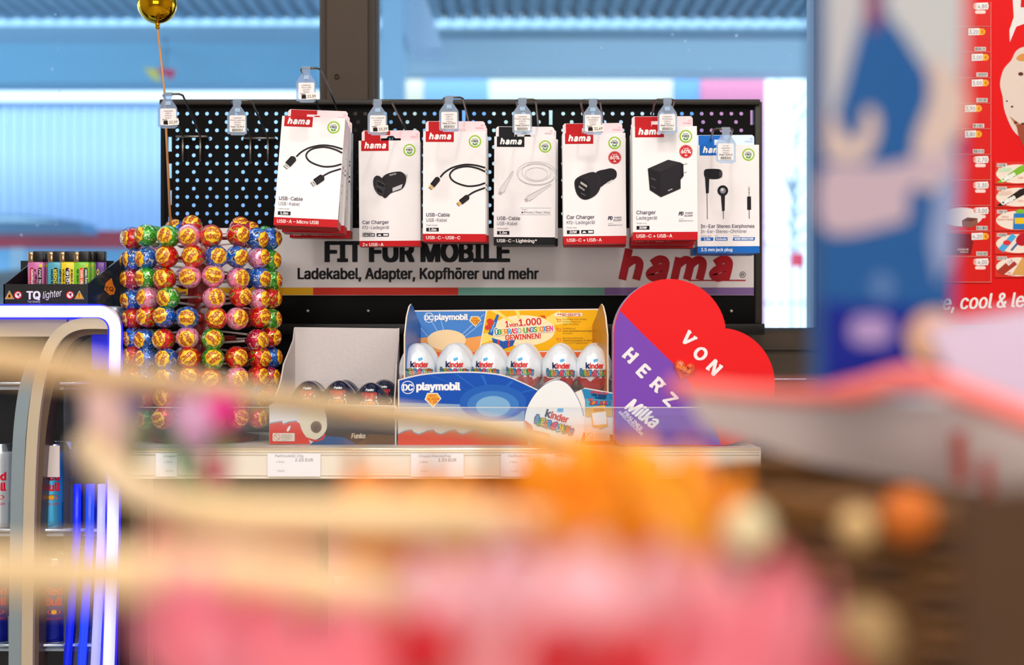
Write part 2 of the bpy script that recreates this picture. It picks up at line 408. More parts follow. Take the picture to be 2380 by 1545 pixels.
# filling station canopy
def PB(x0, y0, x1, y1, Y, d, m, mb=None):
    a, b = P(x0, y0, Y), P(x1, y1, Y); mb = mb or MB(); mb.box((a.x, Y, b.z), (b.x, Y + d, a.z), m); return mb
cb = M('#a9d8f0', .6); cb2 = M('#6fa9c8', .6); cb3 = M('#a9c9dc', .6); cw = M('#cfe2ee', .6)
can = bpy.data.objects.new('canopy_roof', None); COL.objects.link(can); can['kind'] = 'structure'; can.location = (0, 7, 2.5)
PB(-900, 100, 742, 192, 7.0, .25, M('#7dbcdc', .6)).build('edge_beam', can)
PB(-900, 60, 760, 100, 7.3, .25, cb).build('purlin_beam', can)
PB(860, 92, 2300, 164, 7.0, .25, M('#c6dfec', .6)).build('edge_beam', can)
PB(860, 66, 2300, 88, 7.2, .25, M('#a4c4d6', .6)).build('purlin_beam', can)
PB(-900, 40, 2300, 108, 7.56, .05, M('#b4d6ea', .6)).build('fascia_panel', can)
rm = MB()
z0 = P(0, 48, 7.5).z
n = 0; x = -5.6
prof = []
while x < 5.4:
    prof += [(x, 0), (x + .045, 0), (x + .058, .045), (x + .078, .045)]; x += .0836
vs = []; 
for (Y, dz) in ((7.5, 0), (3.2, .12)):
    for (xx, dz2) in prof: vs.append((xx, Y, z0 + dz + dz2))
k = len(prof)
rm.add(vs, [(i, i + 1, k + i + 1, k + i) for i in range(k - 1)], M('#a7cbe0', .55))
rm.build('corrugated_sheet', can)
mb = MB()
for i in range(130):
    xx = -5.6 + i * .0836 + .068; mb.box((xx - .012, 7.46, z0 + .01), (xx + .012, 7.5, z0 + .05), M('#24323c', .8))
o = mb.build('corrugation_gap', can)
struct('wall_far', (-20, 13.0, -.2), (-5.9, 13.2, 2.2), M('#cfe2f5', .8))
# ribbed hall wall left (ribs built)
hall = bpy.data.objects.new('ribbed_hall', None); COL.objects.link(hall); tag(hall, 'pale hall wall of vertical ribbed sheets seen through the left window', 'building'); hall.location = (-3, 8.5, 0)
a, b = P(-500, 238, 8.5), P(742, 545, 8.5)
MB().box((a.x, 8.5, b.z - .0), (b.x + .5, 8.6, a.z), M('#b4cfec', .7)).build('wall_sheet', hall)
mb = MB()
for i in range(90):
    xx = a.x + i * .06; 
    if xx < b.x + .5: mb.box((xx, 8.485, b.z), (xx + .02, 8.5, a.z), M('#a6c6e6', .7))
mb.build('rib', hall)
MB().box((a.x, 8.45, a.z), (b.x + .5, 8.62, a.z + .1), M('#f7fbff', .7)).build('roof_edge', hall)
# lower band left: red and white strip, pale blue base, dark low wall
ext('striped_barrier', (P(-300, 545, 8).x, 8.0, P(0, 575, 8).z), (P(430, 545, 8).x, 8.1, P(0, 536, 8).z), M('#d41c3c', .6), 'red horizontal band on the forecourt behind the lollipop stand', 'barrier')
ext('barrier_post', (P(20, 0, 7.9).x, 7.93, P(0, 800, 7.9).z), (P(45, 0, 7.9).x, 7.99, P(0, 575, 7.9).z), M('#bfe4fa', .6), 'pale blue post under the red forecourt band', 'post')
ext('painted_kerb_wall', (P(-400, 0, 8.3).x, 8.3, P(0, 640, 8.3).z), (P(640, 0, 8.3).x, 8.4, P(0, 560, 8.3).z), M('#7cc4ee', .6), 'bright blue low wall behind the lighter display', 'wall')
van = thing('parked_car', 'dark teal parked car outside the left window behind the lighters', 'car', P(60, 760, 7.2))
mb = MB(); a = P(-200, 640, 7.2); 
mb.prism([(P(u, 0, 7.2).x, P(0, v, 7.2).z) for u, v in [(-260, 900), (-260, 700), (-150, 640), (180, 616), (250, 640), (420, 660), (430, 900)]], 7.2, 8.0, M('#123a4c', .3, coat=.5))
mb.build('car_body', van)
MB().prism([(P(u, 0, 7.19).x, P(0, v, 7.19).z) for u, v in [(-120, 690), (-60, 650), (160, 630), (210, 655), (210, 690)]], 7.17, 7.2, M('#0b2130', .15)).build('side_window', van)
for u in (-120, 320):
    MB().lathe([(.02, -.06), (.16, -.05), (.18, 0), (.18, .08)], P(u, 890, 7.2), M('#15171a', .7), 24, 'y').build('wheel', van)
car = thing('parked_car', 'blue-roofed car far off below the pale hall wall', 'car', P(60, 525, 7.6))
MB().prism([(P(u, 0, 7.6).x, P(0, v, 7.6).z) for u, v in [(-200, 540), (-190, 510), (-60, 498), (60, 500), (185, 515), (190, 540)]], 7.6, 7.9, M('#2c6c96', .3)).build('car_body', car)
MB().prism([(P(u, 0, 7.59).x, P(0, v, 7.59).z) for u, v in [(-150, 515), (-60, 504), (50, 505), (150, 516)]], 7.57, 7.6, M('#bfe8f8', .15)).build('windscreen', car)
# advertising panels under the canopy, right window
pan = [('#f6e8c8', 938, 984, 'cream'), ('#8fbdf0', 985, 1136, 'light blue'), ('#fffbe0', 1137, 1350, 'pale yellow'), ('#fff4ea', 1352, 1564, 'ivory'), ('#7fb2ea', 1566, 1626, 'mid blue'), ('#f98fb0', 1628, 1780, 'pink')]
for c_, x0, x1, nm in pan:
    t = thing('advertising_panel', nm + ' panel in the row of coloured panels under the canopy', 'panel', P((x0 + x1) / 2, 760, 8.0), 'coloured panels outside the right window')
    a, b = P(x0, 166, 8.0), P(x1, 800, 8.0); b.z = -.2; MB().box((a.x, 8.0, b.z), (b.x, 8.05, a.z), M(c_, .7)).build('panel_sheet', t)
    MB().box((a.x, 7.98, a.z), (b.x, 8.06, a.z + .03), M('#c9b9dd', .7)).build('top_rail', t)
# white haze side: fence, tree, red sign
fen = thing('railing_fence', 'white upright railing outside at the right window edge', 'fence', P(1840, 760, 9))
for i, u in enumerate((1790, 1812, 1834, 1858, 1880, 1902, 1924)):
    a, b = P(u, 560, 9), P(u + 7, 820, 9); b.z = -.2; MB().box((a.x, 9, b.z), (b.x, 9.03, a.z), M('#e8f2ff', .6)).build('upright_bar', fen)
for v in (700, 560):
    a, b = P(1770, v, 9), P(1960, v + 8, 9); MB().box((a.x, 9.03, b.z), (b.x, 9.05, a.z), M('#e8f2ff', .6)).build('cross_rail', fen)
tr = thing('bare_tree', 'thin bare tree outside behind the white railing', 'tree', P(1840, 800, 11))
mb = MB(); rnd = random.Random(5)
mb.tube([P(1842, 1225, 11), P(1838, 600, 11), P(1846, 420, 11), P(1850, 300, 11)], [.03, .022, .015, .006], M('#8a97ab', .8), 6); mb.build('trunk', tr)
mb = MB()
for i in range(40):
    v = rnd.uniform(230, 620); s0 = P(1842, v, 11); d = rnd.choice((-1, 1))
    e = P(1842 + d * rnd.uniform(20, 80), v - rnd.uniform(10, 90), 11 + rnd.uniform(-.3, .3)); mb.tube([s0, (s0 + e) / 2 + Vector((0, 0, .03)), e], [.009, .006, .003], M('#93a0b5', .8), 5)
mb.build('branch', tr)
ext('red_road_sign', (P(1868, 0, 8.6).x, 8.97, P(0, 614, 8.6).z), (P(1900, 0, 8.6).x, 8.995, P(0, 580, 8.6).z), M('#e0344e', .6), 'small red sign on the white railing outside', 'sign')
t = thing('hanging_pennant', 'small red and yellow pennant hanging under the canopy left of the gold ball', 'flag', P(385, 160, 6.8))
MB().prism([(P(u, 0, 6.8).x, P(0, v, 6.8).z) for u, v in [(362, 158), (408, 162), (398, 184), (372, 170)]], 6.8, 6.82, M('#e0305a', .6)).tube([P(385, 158, 6.81), P(385, 90, 7.1)], .006, M('#888888'), 6).build('red_cloth', t)
MB().prism([(P(u, 0, 6.8).x, P(0, v, 6.8).z) for u, v in [(334, 158), (364, 160), (372, 192), (350, 180)]], 6.8, 6.82, M('#f0dc60', .6)).build('yellow_cloth', t)
t = thing('tilted_strut', 'pale slanting canopy strut at the left end of the right window', 'strut', P(990, 20, 6.9))
MB().prism([(P(u, 0, 6.9).x, P(0, v, 6.9).z) for u, v in [(944, -40), (975, -40), (1036, 136), (962, 140), (948, 100)]], 6.6, 6.9, M('#c8ddf2', .6)).build('strut_body', t)
ext('canopy_column', (P(884, 0, 6.5).x, 6.5, P(0, 900, 6.5).z), (P(936, 0, 6.5).x, 6.7, P(0, -80, 6.5).z), M('#a9d4ee', .6), 'pale blue canopy column beside the brown mullion', 'column')

# ------------------------------------------------------------------ peg board
BY = 2.37
blk = M('#060505', .6, spec=.1, noise=.15, nscale=60); blk2 = M('#040404', .5, spec=.15)
spk = M('#2c2722', .45, spec=.3, noise=.5, nscale=500)
bd = thing('peg_board', 'black perforated metal peg board with a white printed banner standing before the window', 'board', P(1072, 1040, BY))
x0, x1, zt, zb = P(382, 0, BY).x, P(1762, 0, BY).x, P(0, 245, BY).z, P(0, 690, BY).z
holes = []
k = K(BY); r = 4.5 * k
row = 0; v = 264
while v < 528:
    st = 23.0 if row % 2 == 0 else 38.2
    u = 412
    while u < 1735:
        if not any(abs(u - q) < 13 for q in (1078, 1280)):
            c = P(u, v, BY); holes.append([(c.x + r * math.cos(t), c.z + r * math.sin(t)) for t in [2 * PI * j / 12 for j in range(12)]])
        u += st
    row += 1; v += 19.35
for u in (395, 735, 1078, 1280, 1748):
    v = 256 if u != 395 else 318
    while v < 520:
        a, b = P(u - 4, v + 34, BY), P(u + 4, v, BY); holes.append([(a.x, a.z), (b.x, a.z), (b.x, b.z), (a.x, b.z)]); v += 62
plate('perforated_panel', [(x0, zb), (x1, zb), (x1, zt), (x0, zt)], holes, BY, BY + .0015, blk, bd)
fx0, fx1 = P(374, 0, BY).x, P(1770, 0, BY).x; ft, fb = P(0, 233, BY).z, P(0, 752, BY).z
MB().box((fx0, BY - .012, P(0, 246, BY).z), (fx1 - .004, BY + .02, ft), spk, .002).build('top_rail', bd)
MB().box((fx0, BY - .002, fb), (P(383, 0, BY).x, BY + .02, P(0, 246, BY).z), blk2).build('side_rail', bd)
MB().box((P(1753, 0, BY).x, BY - .006, fb), (fx1, BY + .02, ft - .003), spk, .002).build('side_rail', bd)
MB().box((fx0, BY - .004, fb), (fx1, BY + .02, P(0, 688, BY).z), blk, .001).build('bottom_rail', bd)
MB().box((fx0, BY - .02, P(0, 778, BY - .02).z), (fx1 + .002, BY + .02, fb), M('#0e0d0b', .4, spec=.3, noise=.3, nscale=200), .0015).build('base_ledge', bd)
for u in (420, 640, 1640): MB().box((P(u, 0, BY).x, BY + .0, 0), (P(u + 60, 0, BY).x, BY + .02, P(0, 770, BY).z), blk2).build('support_post', bd)
for u in (717, 857, 1698, 560, 1300):
    MB().lathe([(0, -.0105), (.0022, -.0105), (.003, -.008), (.0038, -.005), (.0038, -.003)], P(u, 723, BY), M('#b9b6b0', .25, .9), 14, 'y').build('screw', bd)
# banner
ban = MB().box((P(392, 0, BY - .004).x, BY - .004, P(0, 686, BY - .004).z), (P(1752, 0, BY - .004).x, BY - .001, P(0, 530, BY - .004).z), M('#f4eeec', .6, spec=.2)).build('printed_banner', bd)
A = Art()
for c_, a, b in (('#f2b41c', 393, 728), ('#d8321e', 728, 1065), ('#6fae9c', 1065, 1405), ('#8a6ba6', 1405, 1752)): A.rect(a, 668, b, 685.5, c_)
A.text('FIT FÜR MOBILE', 758, 607, 45, '#0c0c14', 424, bold=.07, l=2)
A.text('Ladekabel, Adapter, Kopfhörer und mehr', 693, 648, 25, '#0f0e18', 558, bold=.045, l=2)
A.hama(1436, 650, 262, 72, '#b81824'); A.rect(1600, 650, 1733, 653, '#b81824', 2)
A.line([(1726 + 6.5 * math.cos(t), 638 + 6.5 * math.sin(t)) for t in [2 * PI * q / 20 for q in range(20)]], 1.3, '#14101c', 2, True)
A.text('R', 1723, 641.5, 7, '#14101c', 6, bold=.03, l=2)
A.build('banner_lettering', ban, at_plane(BY - .004))

# ------------------------------------------------------------------ hooks with price tags
wire = M('#5d554c', .28, .85); wire2 = M('#8d867c', .25, .9)
plastic = clear_mat('clear_plastic_holder', '#dcebfa', haze=.32, hazecol='#d4e2f2', gloss=.1, rough=.15)
HOOK = [ # tag x, tag top y, base x, base y, name lines, price, printed price, description
 (391, 217, 446, 318, ('Ladekabel', 'USB C', '650278', '52857'), None, '22,59', 'wire hook at the left end of the board, empty'),
 (552, 233, 603, 322, ('Ladekabel', 'iPhone Lightning', '650394', '52855'), '21,99 €', None, 'empty wire hook second from the board left end'),
 (712, 157, 766, 262, ('Ladekabel', 'Micro USB', '650395', '52856'), None, '13,39', 'tall wire hook rising above the board in front of the mullion'),
 (878, 233, 930, 318, ('Kfz-Ladegerät', 'Universal', '650365', '52877'), None, '15,29', 'wire hook holding the small car charger carton'),
 (1044, 225, 1073, 300, ('Ladekabel', 'USB-C', '650278', '52846'), '21,99 €', None, 'wire hook holding the black usb-c cable cartons'),
 (1214, 230, 1232, 312, ('Ladekabel', 'iPhone Lightning', '650392', '52847'), '26,99 €', None, 'wire hook holding the white cable cartons with black bands'),
 (1378, 232, 1385, 310, ('Kfz-Ladegerät', 'Schellladen', '650397', '52883'), None, '32,49', 'wire hook holding the long car charger cartons'),
 (1551, 230, 1530, 296, ('Ladegerät', 'Schellladen', '650366', '52882'), '31,99 €', None, 'wire hook holding the wall charger cartons'),
 (1687, 298, 1668, 340, ('In-Ear', 'Kopfhörer', '650406', '52843'), '10,99 €', None, 'wire hook holding the blue earphone cartons'),
]
TY = 2.115
for (tx, ty, bx, by, lines, pr, sticker, desc) in HOOK:
    base = P(bx, by, BY - .004); sgn = 1 if tx < 1300 else -.6
    t = thing('price_tag_hook', desc, 'hook', base, 'wire hooks with clear price tags')
    hw = .0145
    fr = P(tx + 9 * sgn, ty + 3, TY); br = P(bx, by, BY - .006)
    path = [(br.x - hw, br.y, br.z), ((br.x * .7 + fr.x * .3) - hw, br.y * .7 + fr.y * .3, br.z * .62 + fr.z * .38), (fr.x - hw, fr.y + .006, fr.z), (fr.x - hw + .004, fr.y, fr.z + .001),
            (fr.x + hw - .004, fr.y, fr.z + .001), (fr.x + hw, fr.y + .006, fr.z), ((br.x * .7 + fr.x * .3) + hw, br.y * .7 + fr.y * .3, br.z * .62 + fr.z * .38), (br.x + hw, br.y, br.z)]
    MB().tube(path, .0017, wire, 8).build('wire_loop', t)
    w2 = .027
    MB().tube([(br.x - w2, BY + .002, br.z - .002), (br.x - w2 + .002, br.y - .004, br.z), (br.x + w2 - .002, br.y - .004, br.z), (br.x + w2, BY + .002, br.z - .002)], .0022, wire2, 8).build('cross_bar', t)
    for s in (-1, 1):
        MB().tube([(br.x + s * hw, br.y - .003, br.z), (br.x + s * hw, br.y - .002, br.z - .042)], .0018, wire2, 8).build('prong', t)
    # plastic holder, slightly turned
    def hp(u, v, l, tx=tx, ty=ty): return P(tx + u, ty + v, TY - .004) + Vector((0, -l * EPS, 0))
    ol = [(-9, -1), (9, -1), (10, 8), (8, 14), (20, 31), (22, 36), (22.5, 79), (19, 79), (17, 82), (-14, 82), (-15, 79), (-21, 79), (-23, 76), (-23, 36), (-21, 31), (-9, 14), (-10, 8)]
    w = P(0, 0, TY); mb = MB(); mb.prism([(P(tx + u, 0, TY).x, P(0, ty + v, TY).z) for u, v in ol], TY - .0035, TY - .0025, plastic)
    h = mb.build('tag_holder', t)
    MB().tube([P(tx - 10, ty + 2, TY), P(tx + 10, ty + 2, TY)], .0031, clear_mat('clear_clip', '#e8eef2', .35, '#d8dcd8', .15) if tx == 391 else bpy.data.materials['clear_clip'], 10).build('clip', h)
    A = Art(.5); A.rrect(-18.5, 35, 18.5, 74, 3, '#ece4e2', 1)
    A.rect(-6, 18, 6, 27, '#9db8d4', 1)
    for i, s in enumerate(lines): A.text(s, 0, 42.5 + i * 5.4, 3.2, '#4a434a', None, al='c', l=2, res=1)
    if pr: A.text('Preis: ' + pr, 0, 63.5, 3.6, '#241d22', 30, bold=.03, al='c', l=2, res=1); A.barcode(-12, 66, 12, 72.5)
    else:
        A.text('Preis:', -13, 63, 3.4, '#241d22', 11, bold=.03, l=2, res=1); A.barcode(-10, 64.5, 0, 71.5, 2)
        A.poly([(-1, 60), (24, 58), (25, 73), (0, 75)], '#efe6dc', 4); A.text(sticker, 3, 70.5, 6.2, '#26222a', 19, bold=.02, rot=-3, l=5)
    A.build('price_label', h, hp)

# ------------------------------------------------------------------ cartons
INK = '#2a2044'; PAPER = M('#efe9e8', .42, coat=.15)
BOXW = .0970; KB = BOXW / 145; BOXH = 255 * KB
def badge(A, cx=120, cy=23):
    A.ell(cx, cy, 14.5, 14.5, '#97c11f', 1); A.ell(cx, cy, 11.3, 11.3, '#f4f4f0', 2)
    A.text('PLASTIC', cx, cy - 4.2, 2.6, '#2b3a2a', 12, bold=.03, al='c', l=3, res=1); A.text('FREE', cx, cy + 2.2, 5, '#2b3a2a', 15.5, bold=.05, al='c', l=3)
    for s in (-1, 1): A.poly([(cx, cy + 9), (cx + s * 1.5, cy + 4.6), (cx + s * 6, cy + 3.2), (cx + s * 5.2, cy + 7.6)], '#4f9a3a', 3)
    A.rect(cx - .4, cy + 5, cx + .4, cy + 10.2, '#4f9a3a', 4)
def common(A, col, title, sub, cap, band, val, h=255, tw=None, sw=None):
    A.rect(6, 0, 71, 24.5, col, 1); A.hama(13, 18.5, 51, 15, '#f4f0ee')
    badge(A)
    A.text(title, 8, 197, 8.2, INK, tw, bold=.018, l=2); A.text(sub, 8, 209, 8, '#4e4664', sw, l=2)
    A.text(cap, 8, 218.5, 3.2, '#6d6678', None, l=2, res=1)
    A.rect(0, 237, 145, h, col, 1); A.text(band, 8, 249.5, 7.4, '#efe6e2', None, bold=.035, l=2)
    if val: A.rect(8, 223, 37, 231.5, '#17131f', 1); A.text(val, 22.5, 230, 5.6, '#f1eeee', None, bold=.05, al='c', l=2)
def sixty(A):
    A.ell(120, 57, 15, 15, '#c8141e', 1); A.ell(120, 57, 13.6, 13.6, '#e8b4b0', 2); A.ell(120, 57, 13, 13, '#c8141e', 3)
    A.text('60%', 120, 61, 8.5, '#f6ecea', 21, bold=.05, al='c', l=4); A.text('IN 30 MIN', 120, 51, 2.5, '#f6ecea', 12, bold=.03, al='c', l=4, res=1); A.rect(117, 64, 123, 67, '#f6d8d4', 4)
def pd(A):
    A.text('PD', 103, 200, 8, '#2a2a40', 10, bold=.06, sh=.3, l=2); A.text('POWER', 117, 197, 4, '#4a4660', 17, bold=.02, sh=.25, l=2, res=1); A.text('DELIVERY', 115, 203, 4, '#4a4660', 20, bold=.02, sh=.25, l=2, res=1)
    A.text('Supports', 103, 209, 2, '#6d6678', None, l=2, res=1); A.text('Qualcomm® 3.0 / 2.0', 103, 213.5, 2.6, '#4e4664', 32, bold=.02, l=2, res=1)
def cable(A, dy, tipc, wide=1):
    c = '#1e1a1f'
    A.curve([(40, 95 + dy), (50, 84 + dy), (68, 73 + dy), (95, 66 + dy), (120, 67 + dy), (144, 73 + dy)], 4, c, 2)
    A.curve([(144, 82 + dy), (125, 74 + dy), (100, 70 + dy), (74, 76 + dy), (62, 90 + dy), (72, 105 + dy), (100, 115 + dy), (125, 114 + dy), (144, 108 + dy)], 4, c, 2)
    for (cx, cy, sc) in ((28, 107 + dy, 1), (95, 147 + dy, 1)):
        d = Vector((-.62, .78)) if cx < 50 else Vector((-.78, .62)); n_ = Vector((-d.y, d.x)); q = Vector((cx, cy))
        def pp(a, b): return tuple(q + d * a + n_ * b)
        hw = 8 * wide
        A.poly([pp(-10, -hw), pp(-14, -3), pp(-14, 3), pp(-10, hw), pp(10, hw), pp(10, -hw)], c, 4)
        A.poly([pp(-9, hw * .45), pp(10, hw * .45), pp(10, hw), pp(-9, hw)], '#0d0b0e', 5)
        tw = hw * (.75 if wide > .9 else .7)
        A.poly([pp(10, -tw), pp(10, tw), pp(19, tw), pp(19, -tw)], tipc, 4); A.poly([pp(17.5, -tw), pp(17.5, tw), pp(19, tw), pp(19, -tw)], '#5a5048', 5)
        if tipc != '#d8b070': A.poly([pp(12, -3), pp(12, -1), pp(14, -1), pp(14, -3)], '#333', 5); A.poly([pp(12, 1), pp(12, 3), pp(14, 3), pp(14, 1)], '#333', 5)
    A.curve([(105, 137 + dy), (120, 128 + dy), (144, 119 + dy)], 4, c, 2)
def Z(pts, ox, oy): return [((a - ox) / 3.3586, (b - oy) / 3.3586) for a, b in pts]
def art_front(kind):
    A = Art(.4); R_ = '#c01018'
    if kind == 'micro':
        common(A, R_, 'USB-Cable', 'USB-Kabel', 'Cable length', 'USB-A – Micro USB', '1.0m', tw=54, sw=48); cable(A, 0, '#cfcac6', 1)
    if kind == 'usbc':
        common(A, R_, 'USB-Cable', 'USB-Kabel', 'Cable length', 'USB-C – USB-C', '1.0m', tw=54, sw=48); cable(A, 11, '#d8b070', .8)
    if kind == 'white':
        common(A, '#0e0d10', 'USB-Cable', 'USB-Kabel', 'Cable length', 'USB-C – Lightning*', '1.0m', tw=54, sw=48)
        for rx, ry, dy in ((46, 27, 0), (44, 25, 4), (34, 22, -2), (26, 15, 2)):
            A.line([(100 + rx * math.cos(t), 86 + dy + ry * math.sin(t)) for t in [2 * PI * q / 40 for q in range(40)] if 100 + rx * math.cos(t) < 144], .9, '#b9b3b6', 2, False)
        for (a, b, c_, d) in (((46, 82), (22, 122), (8, 129), 1), ((135, 112), (88, 142), (66, 156), 1)):
            va = Vector(a) - Vector(b); nn = Vector((-va.y, va.x)).normalized()
            q = Vector(b)
            A.poly([tuple(Vector(a) + nn * 1.5), tuple(q + nn * 6), tuple(q - va.normalized() * 10 + nn * 6), tuple(q - va.normalized() * 10 - nn * 6), tuple(q - nn * 6), tuple(Vector(a) - nn * 1.5)], '#dedad9', 3)
            e = q - va.normalized() * 10; A.poly([tuple(e + nn * 4), tuple(e - nn * 4), tuple(e - nn * 4 - va.normalized() * 7), tuple(e + nn * 4 - va.normalized() * 7)], '#b8b2ae', 3)
            A.line([tuple(q + nn * 6), tuple(e + nn * 6)], .8, '#a8a2a2', 4); A.line([tuple(Vector(a) - nn * 1.5), tuple(q - nn * 6), tuple(e - nn * 6)], .8, '#a8a2a2', 4)
        A.line([(62, 168), (134, 168), (134, 184), (62, 184)], .6, '#9a94a4', 2, True); A.text('Made for', 66, 173, 2.4, '#4e4664', None, l=2, res=1); A.text('iPhone | iPad | iPod', 70, 181, 5, '#3a3450', 62, l=2)
        A.ell(67, 179, 1.8, 2.2, '#17131f', 2)
    if kind == 'small_car':
        common(A, R_, 'Car Charger', 'Kfz-Ladegerät', 'Power max.', '2× USB-A', None, 250, tw=62, sw=63)
        A.rect(8, 219, 37, 227, '#17131f', 1); A.text('2.4A / 12W', 22.5, 225.5, 4.6, '#f1eeee', 26, bold=.04, al='c', l=2); A.rect(41, 219, 70, 227, '#17131f', 1); A.poly([(43, 225), (46, 221.5), (50, 221.5), (53, 225)], '#eee', 2); A.rect(57, 221, 68, 225, '#eee', 2)
        o = (783, 628)
        A.poly(Z([(1150, 890), (1172, 900), (1170, 925), (1150, 935)], *o), '#c9c6c4', 2)
        A.poly(Z(smooth([(985, 905), (1090, 875), (1140, 890), (1160, 935), (1130, 1010), (1040, 1045), (985, 1085), (940, 1000)], 5, True), *o), '#262024', 3)
        A.poly(Z([(1050, 1005), (1130, 975), (1120, 1010), (1050, 1035)], *o), '#c9c6c8', 4)
        A.ell(49, 107, 14, 25, '#17131a', 4, rot=-.32); A.ell(49, 107, 12.5, 23, '#2c262c', 5, rot=-.32)
        for pts in ([(925, 945), (985, 975), (992, 1010), (930, 985)], [(918, 990), (975, 1025), (975, 1060), (925, 1035)]):
            A.poly(Z(pts, *o), '#0a080a', 6); A.line(Z(pts, *o), .9, '#7a7478', 7, True)
        A.text('hama', 73, 84, 4.5, '#b8b0b4', 16, bold=.05, sh=.2, rot=-14, l=5, res=1)
    if kind == 'long_car':
        common(A, R_, 'Car Charger', 'Kfz-Ladegerät', 'Power max.', 'USB-C + USB-A', '30W', tw=64, sw=65); sixty(A); pd(A)
        A.rect(41, 223, 70, 231.5, '#17131f', 1); A.poly([(43, 229.5), (46, 225.5), (50, 225.5), (53, 229.5)], '#eee', 2); A.rect(57, 225, 68, 229.5, '#eee', 2)
        o = (627, 370)
        A.poly(Z(smooth([(880, 680), (960, 650), (1010, 645), (1042, 670), (1035, 720), (960, 760), (900, 790)], 5, True), *o), '#1c181d', 2)
        A.poly(Z([(965, 755), (1010, 730), (1005, 745), (975, 765)], *o), '#d6d0cc', 3)
        A.poly(Z(smooth([(730, 720), (800, 685), (870, 672), (915, 715), (920, 780), (880, 850), (800, 885), (740, 850), (716, 770)], 5, True), *o), '#241f24', 3)
        A.ell((782 - o[0]) / 3.3586, (800 - o[1]) / 3.3586, 15, 26, '#121015', 4, rot=-.38)
        A.poly(Z([(765, 742), (815, 775), (812, 792), (762, 760)], *o), '#b8b2a8', 5); A.line(Z([(765, 832), (800, 852)], *o), 2, '#66605f', 5)
        A.text('hama', 36, 124, 4.5, '#b8b0b4', 15, bold=.05, rot=35, l=5, res=1)
    if kind == 'wall':
        common(A, R_, 'Charger', 'Ladegerät', 'Power max.', 'USB-C + USB-A', '30W', tw=43, sw=47); sixty(A); pd(A)
        o = (1172, 315)
        A.poly(Z([(1530, 590), (1555, 600), (1557, 690), (1532, 720)], *o), '#17131a', 2)
        A.line(Z([(1555, 605), (1584, 598)], *o), 1.5, '#8d8784', 2); A.line(Z([(1555, 668), (1580, 660)], *o), 1.5, '#8d8784', 2)
        A.poly(Z([(1288, 632), (1440, 567), (1540, 590), (1380, 660)], *o), '#2b262a', 3)
        A.poly(Z([(1286, 632), (1380, 658), (1384, 849), (1300, 795)], *o), '#17141a', 4); A.poly(Z([(1380, 658), (1534, 590), (1533, 785), (1384, 849)], *o), '#1f1b20', 4)
        A.line(Z([(1310, 705), (1345, 720)], *o), 2, '#5a5458', 5); A.line(Z([(1312, 765), (1345, 782)], *o), 2, '#4a4448', 5); A.text('hama', 80, 146, 3.2, '#c8c0c4', 10, bold=.05, rot=-25, l=5, res=1)
    if kind == 'ear':
        B_ = '#1668c0'
        A.rect(6, 0, 71, 24.5, B_, 1); A.hama(13, 18.5, 51, 15, '#f4f0ee'); badge(A)
        A.text('In-Ear Stereo Earphones', 8, 194, 8.2, INK, 125, bold=.014, l=2); A.text('In-Ear-Stereo-Ohrhörer', 8, 206, 8, '#4e4664', 107, l=2)
        A.text('Cable length', 8, 214, 3, '#6d6678', None, l=2, res=1); A.text('Incl.', 41, 214, 3, '#6d6678', None, l=2, res=1); A.text('Passive', 84, 214, 3, '#6d6678', None, l=2, res=1)
        for a, b, s in ((8, 37, '1.2m'), (41, 70, 'Earbuds'), (82, 135, 'NOISE REDUCTION')):
            A.poly([(a + (2 if a > 80 else 0), 216), (b, 216), (b - (2 if a > 80 else 0), 224), (a, 224)], B_, 1); A.text(s, (a + b) / 2, 222.3, 4.8, '#eef2f6', (b - a) * .82 if a > 40 else 14, bold=.05, sh=.2 if a > 80 else 0, al='c', l=2)
        A.rect(0, 237, 145, 253, B_, 1); A.text('3.5 mm jack plug', 8, 248.5, 7.4, '#eef2f6', 73, bold=.035, l=2)
        o = (1680, 462)
        A.poly(Z(smooth([(1735, 665), (1765, 650), (1860, 655), (1868, 690), (1855, 725), (1790, 730), (1740, 715)], 4, True), *o), '#161418', 3)
        A.ell(55, 68, 4, 9, '#3c3a40', 4); A.poly(Z([(1740, 700), (1775, 720), (1770, 840), (1748, 842)], *o), '#1d1b20', 3); A.line(Z([(1757, 840), (1758, 1045)], *o), 1.4, '#1d1b20', 2)
        A.ell(59.6, 107, 12.5, 12.5, '#161418', 3); A.ell(59.6, 107, 7, 7, '#8a8a90', 4); A.ell(58, 105, 3.4, 3.4, '#d8d8dc', 5)
        A.poly(Z([(1865, 860), (1897, 860), (1894, 980), (1874, 982)], *o), '#1d1b20', 3); A.line(Z([(1884, 980), (1884, 1045)], *o), 1.4, '#1d1b20', 2)
        A.rect(119.5, 98, 122.5, 121, '#b8b4b0', 3); A.rect(119.5, 104, 122.5, 105, '#333', 4); A.rect(119.5, 111, 122.5, 112, '#333', 4); A.rect(116.5, 121, 125.5, 152, '#1a181c', 3); A.line([(121, 152), (121, 173)], 1.4, '#1d1b20', 2)
    return A
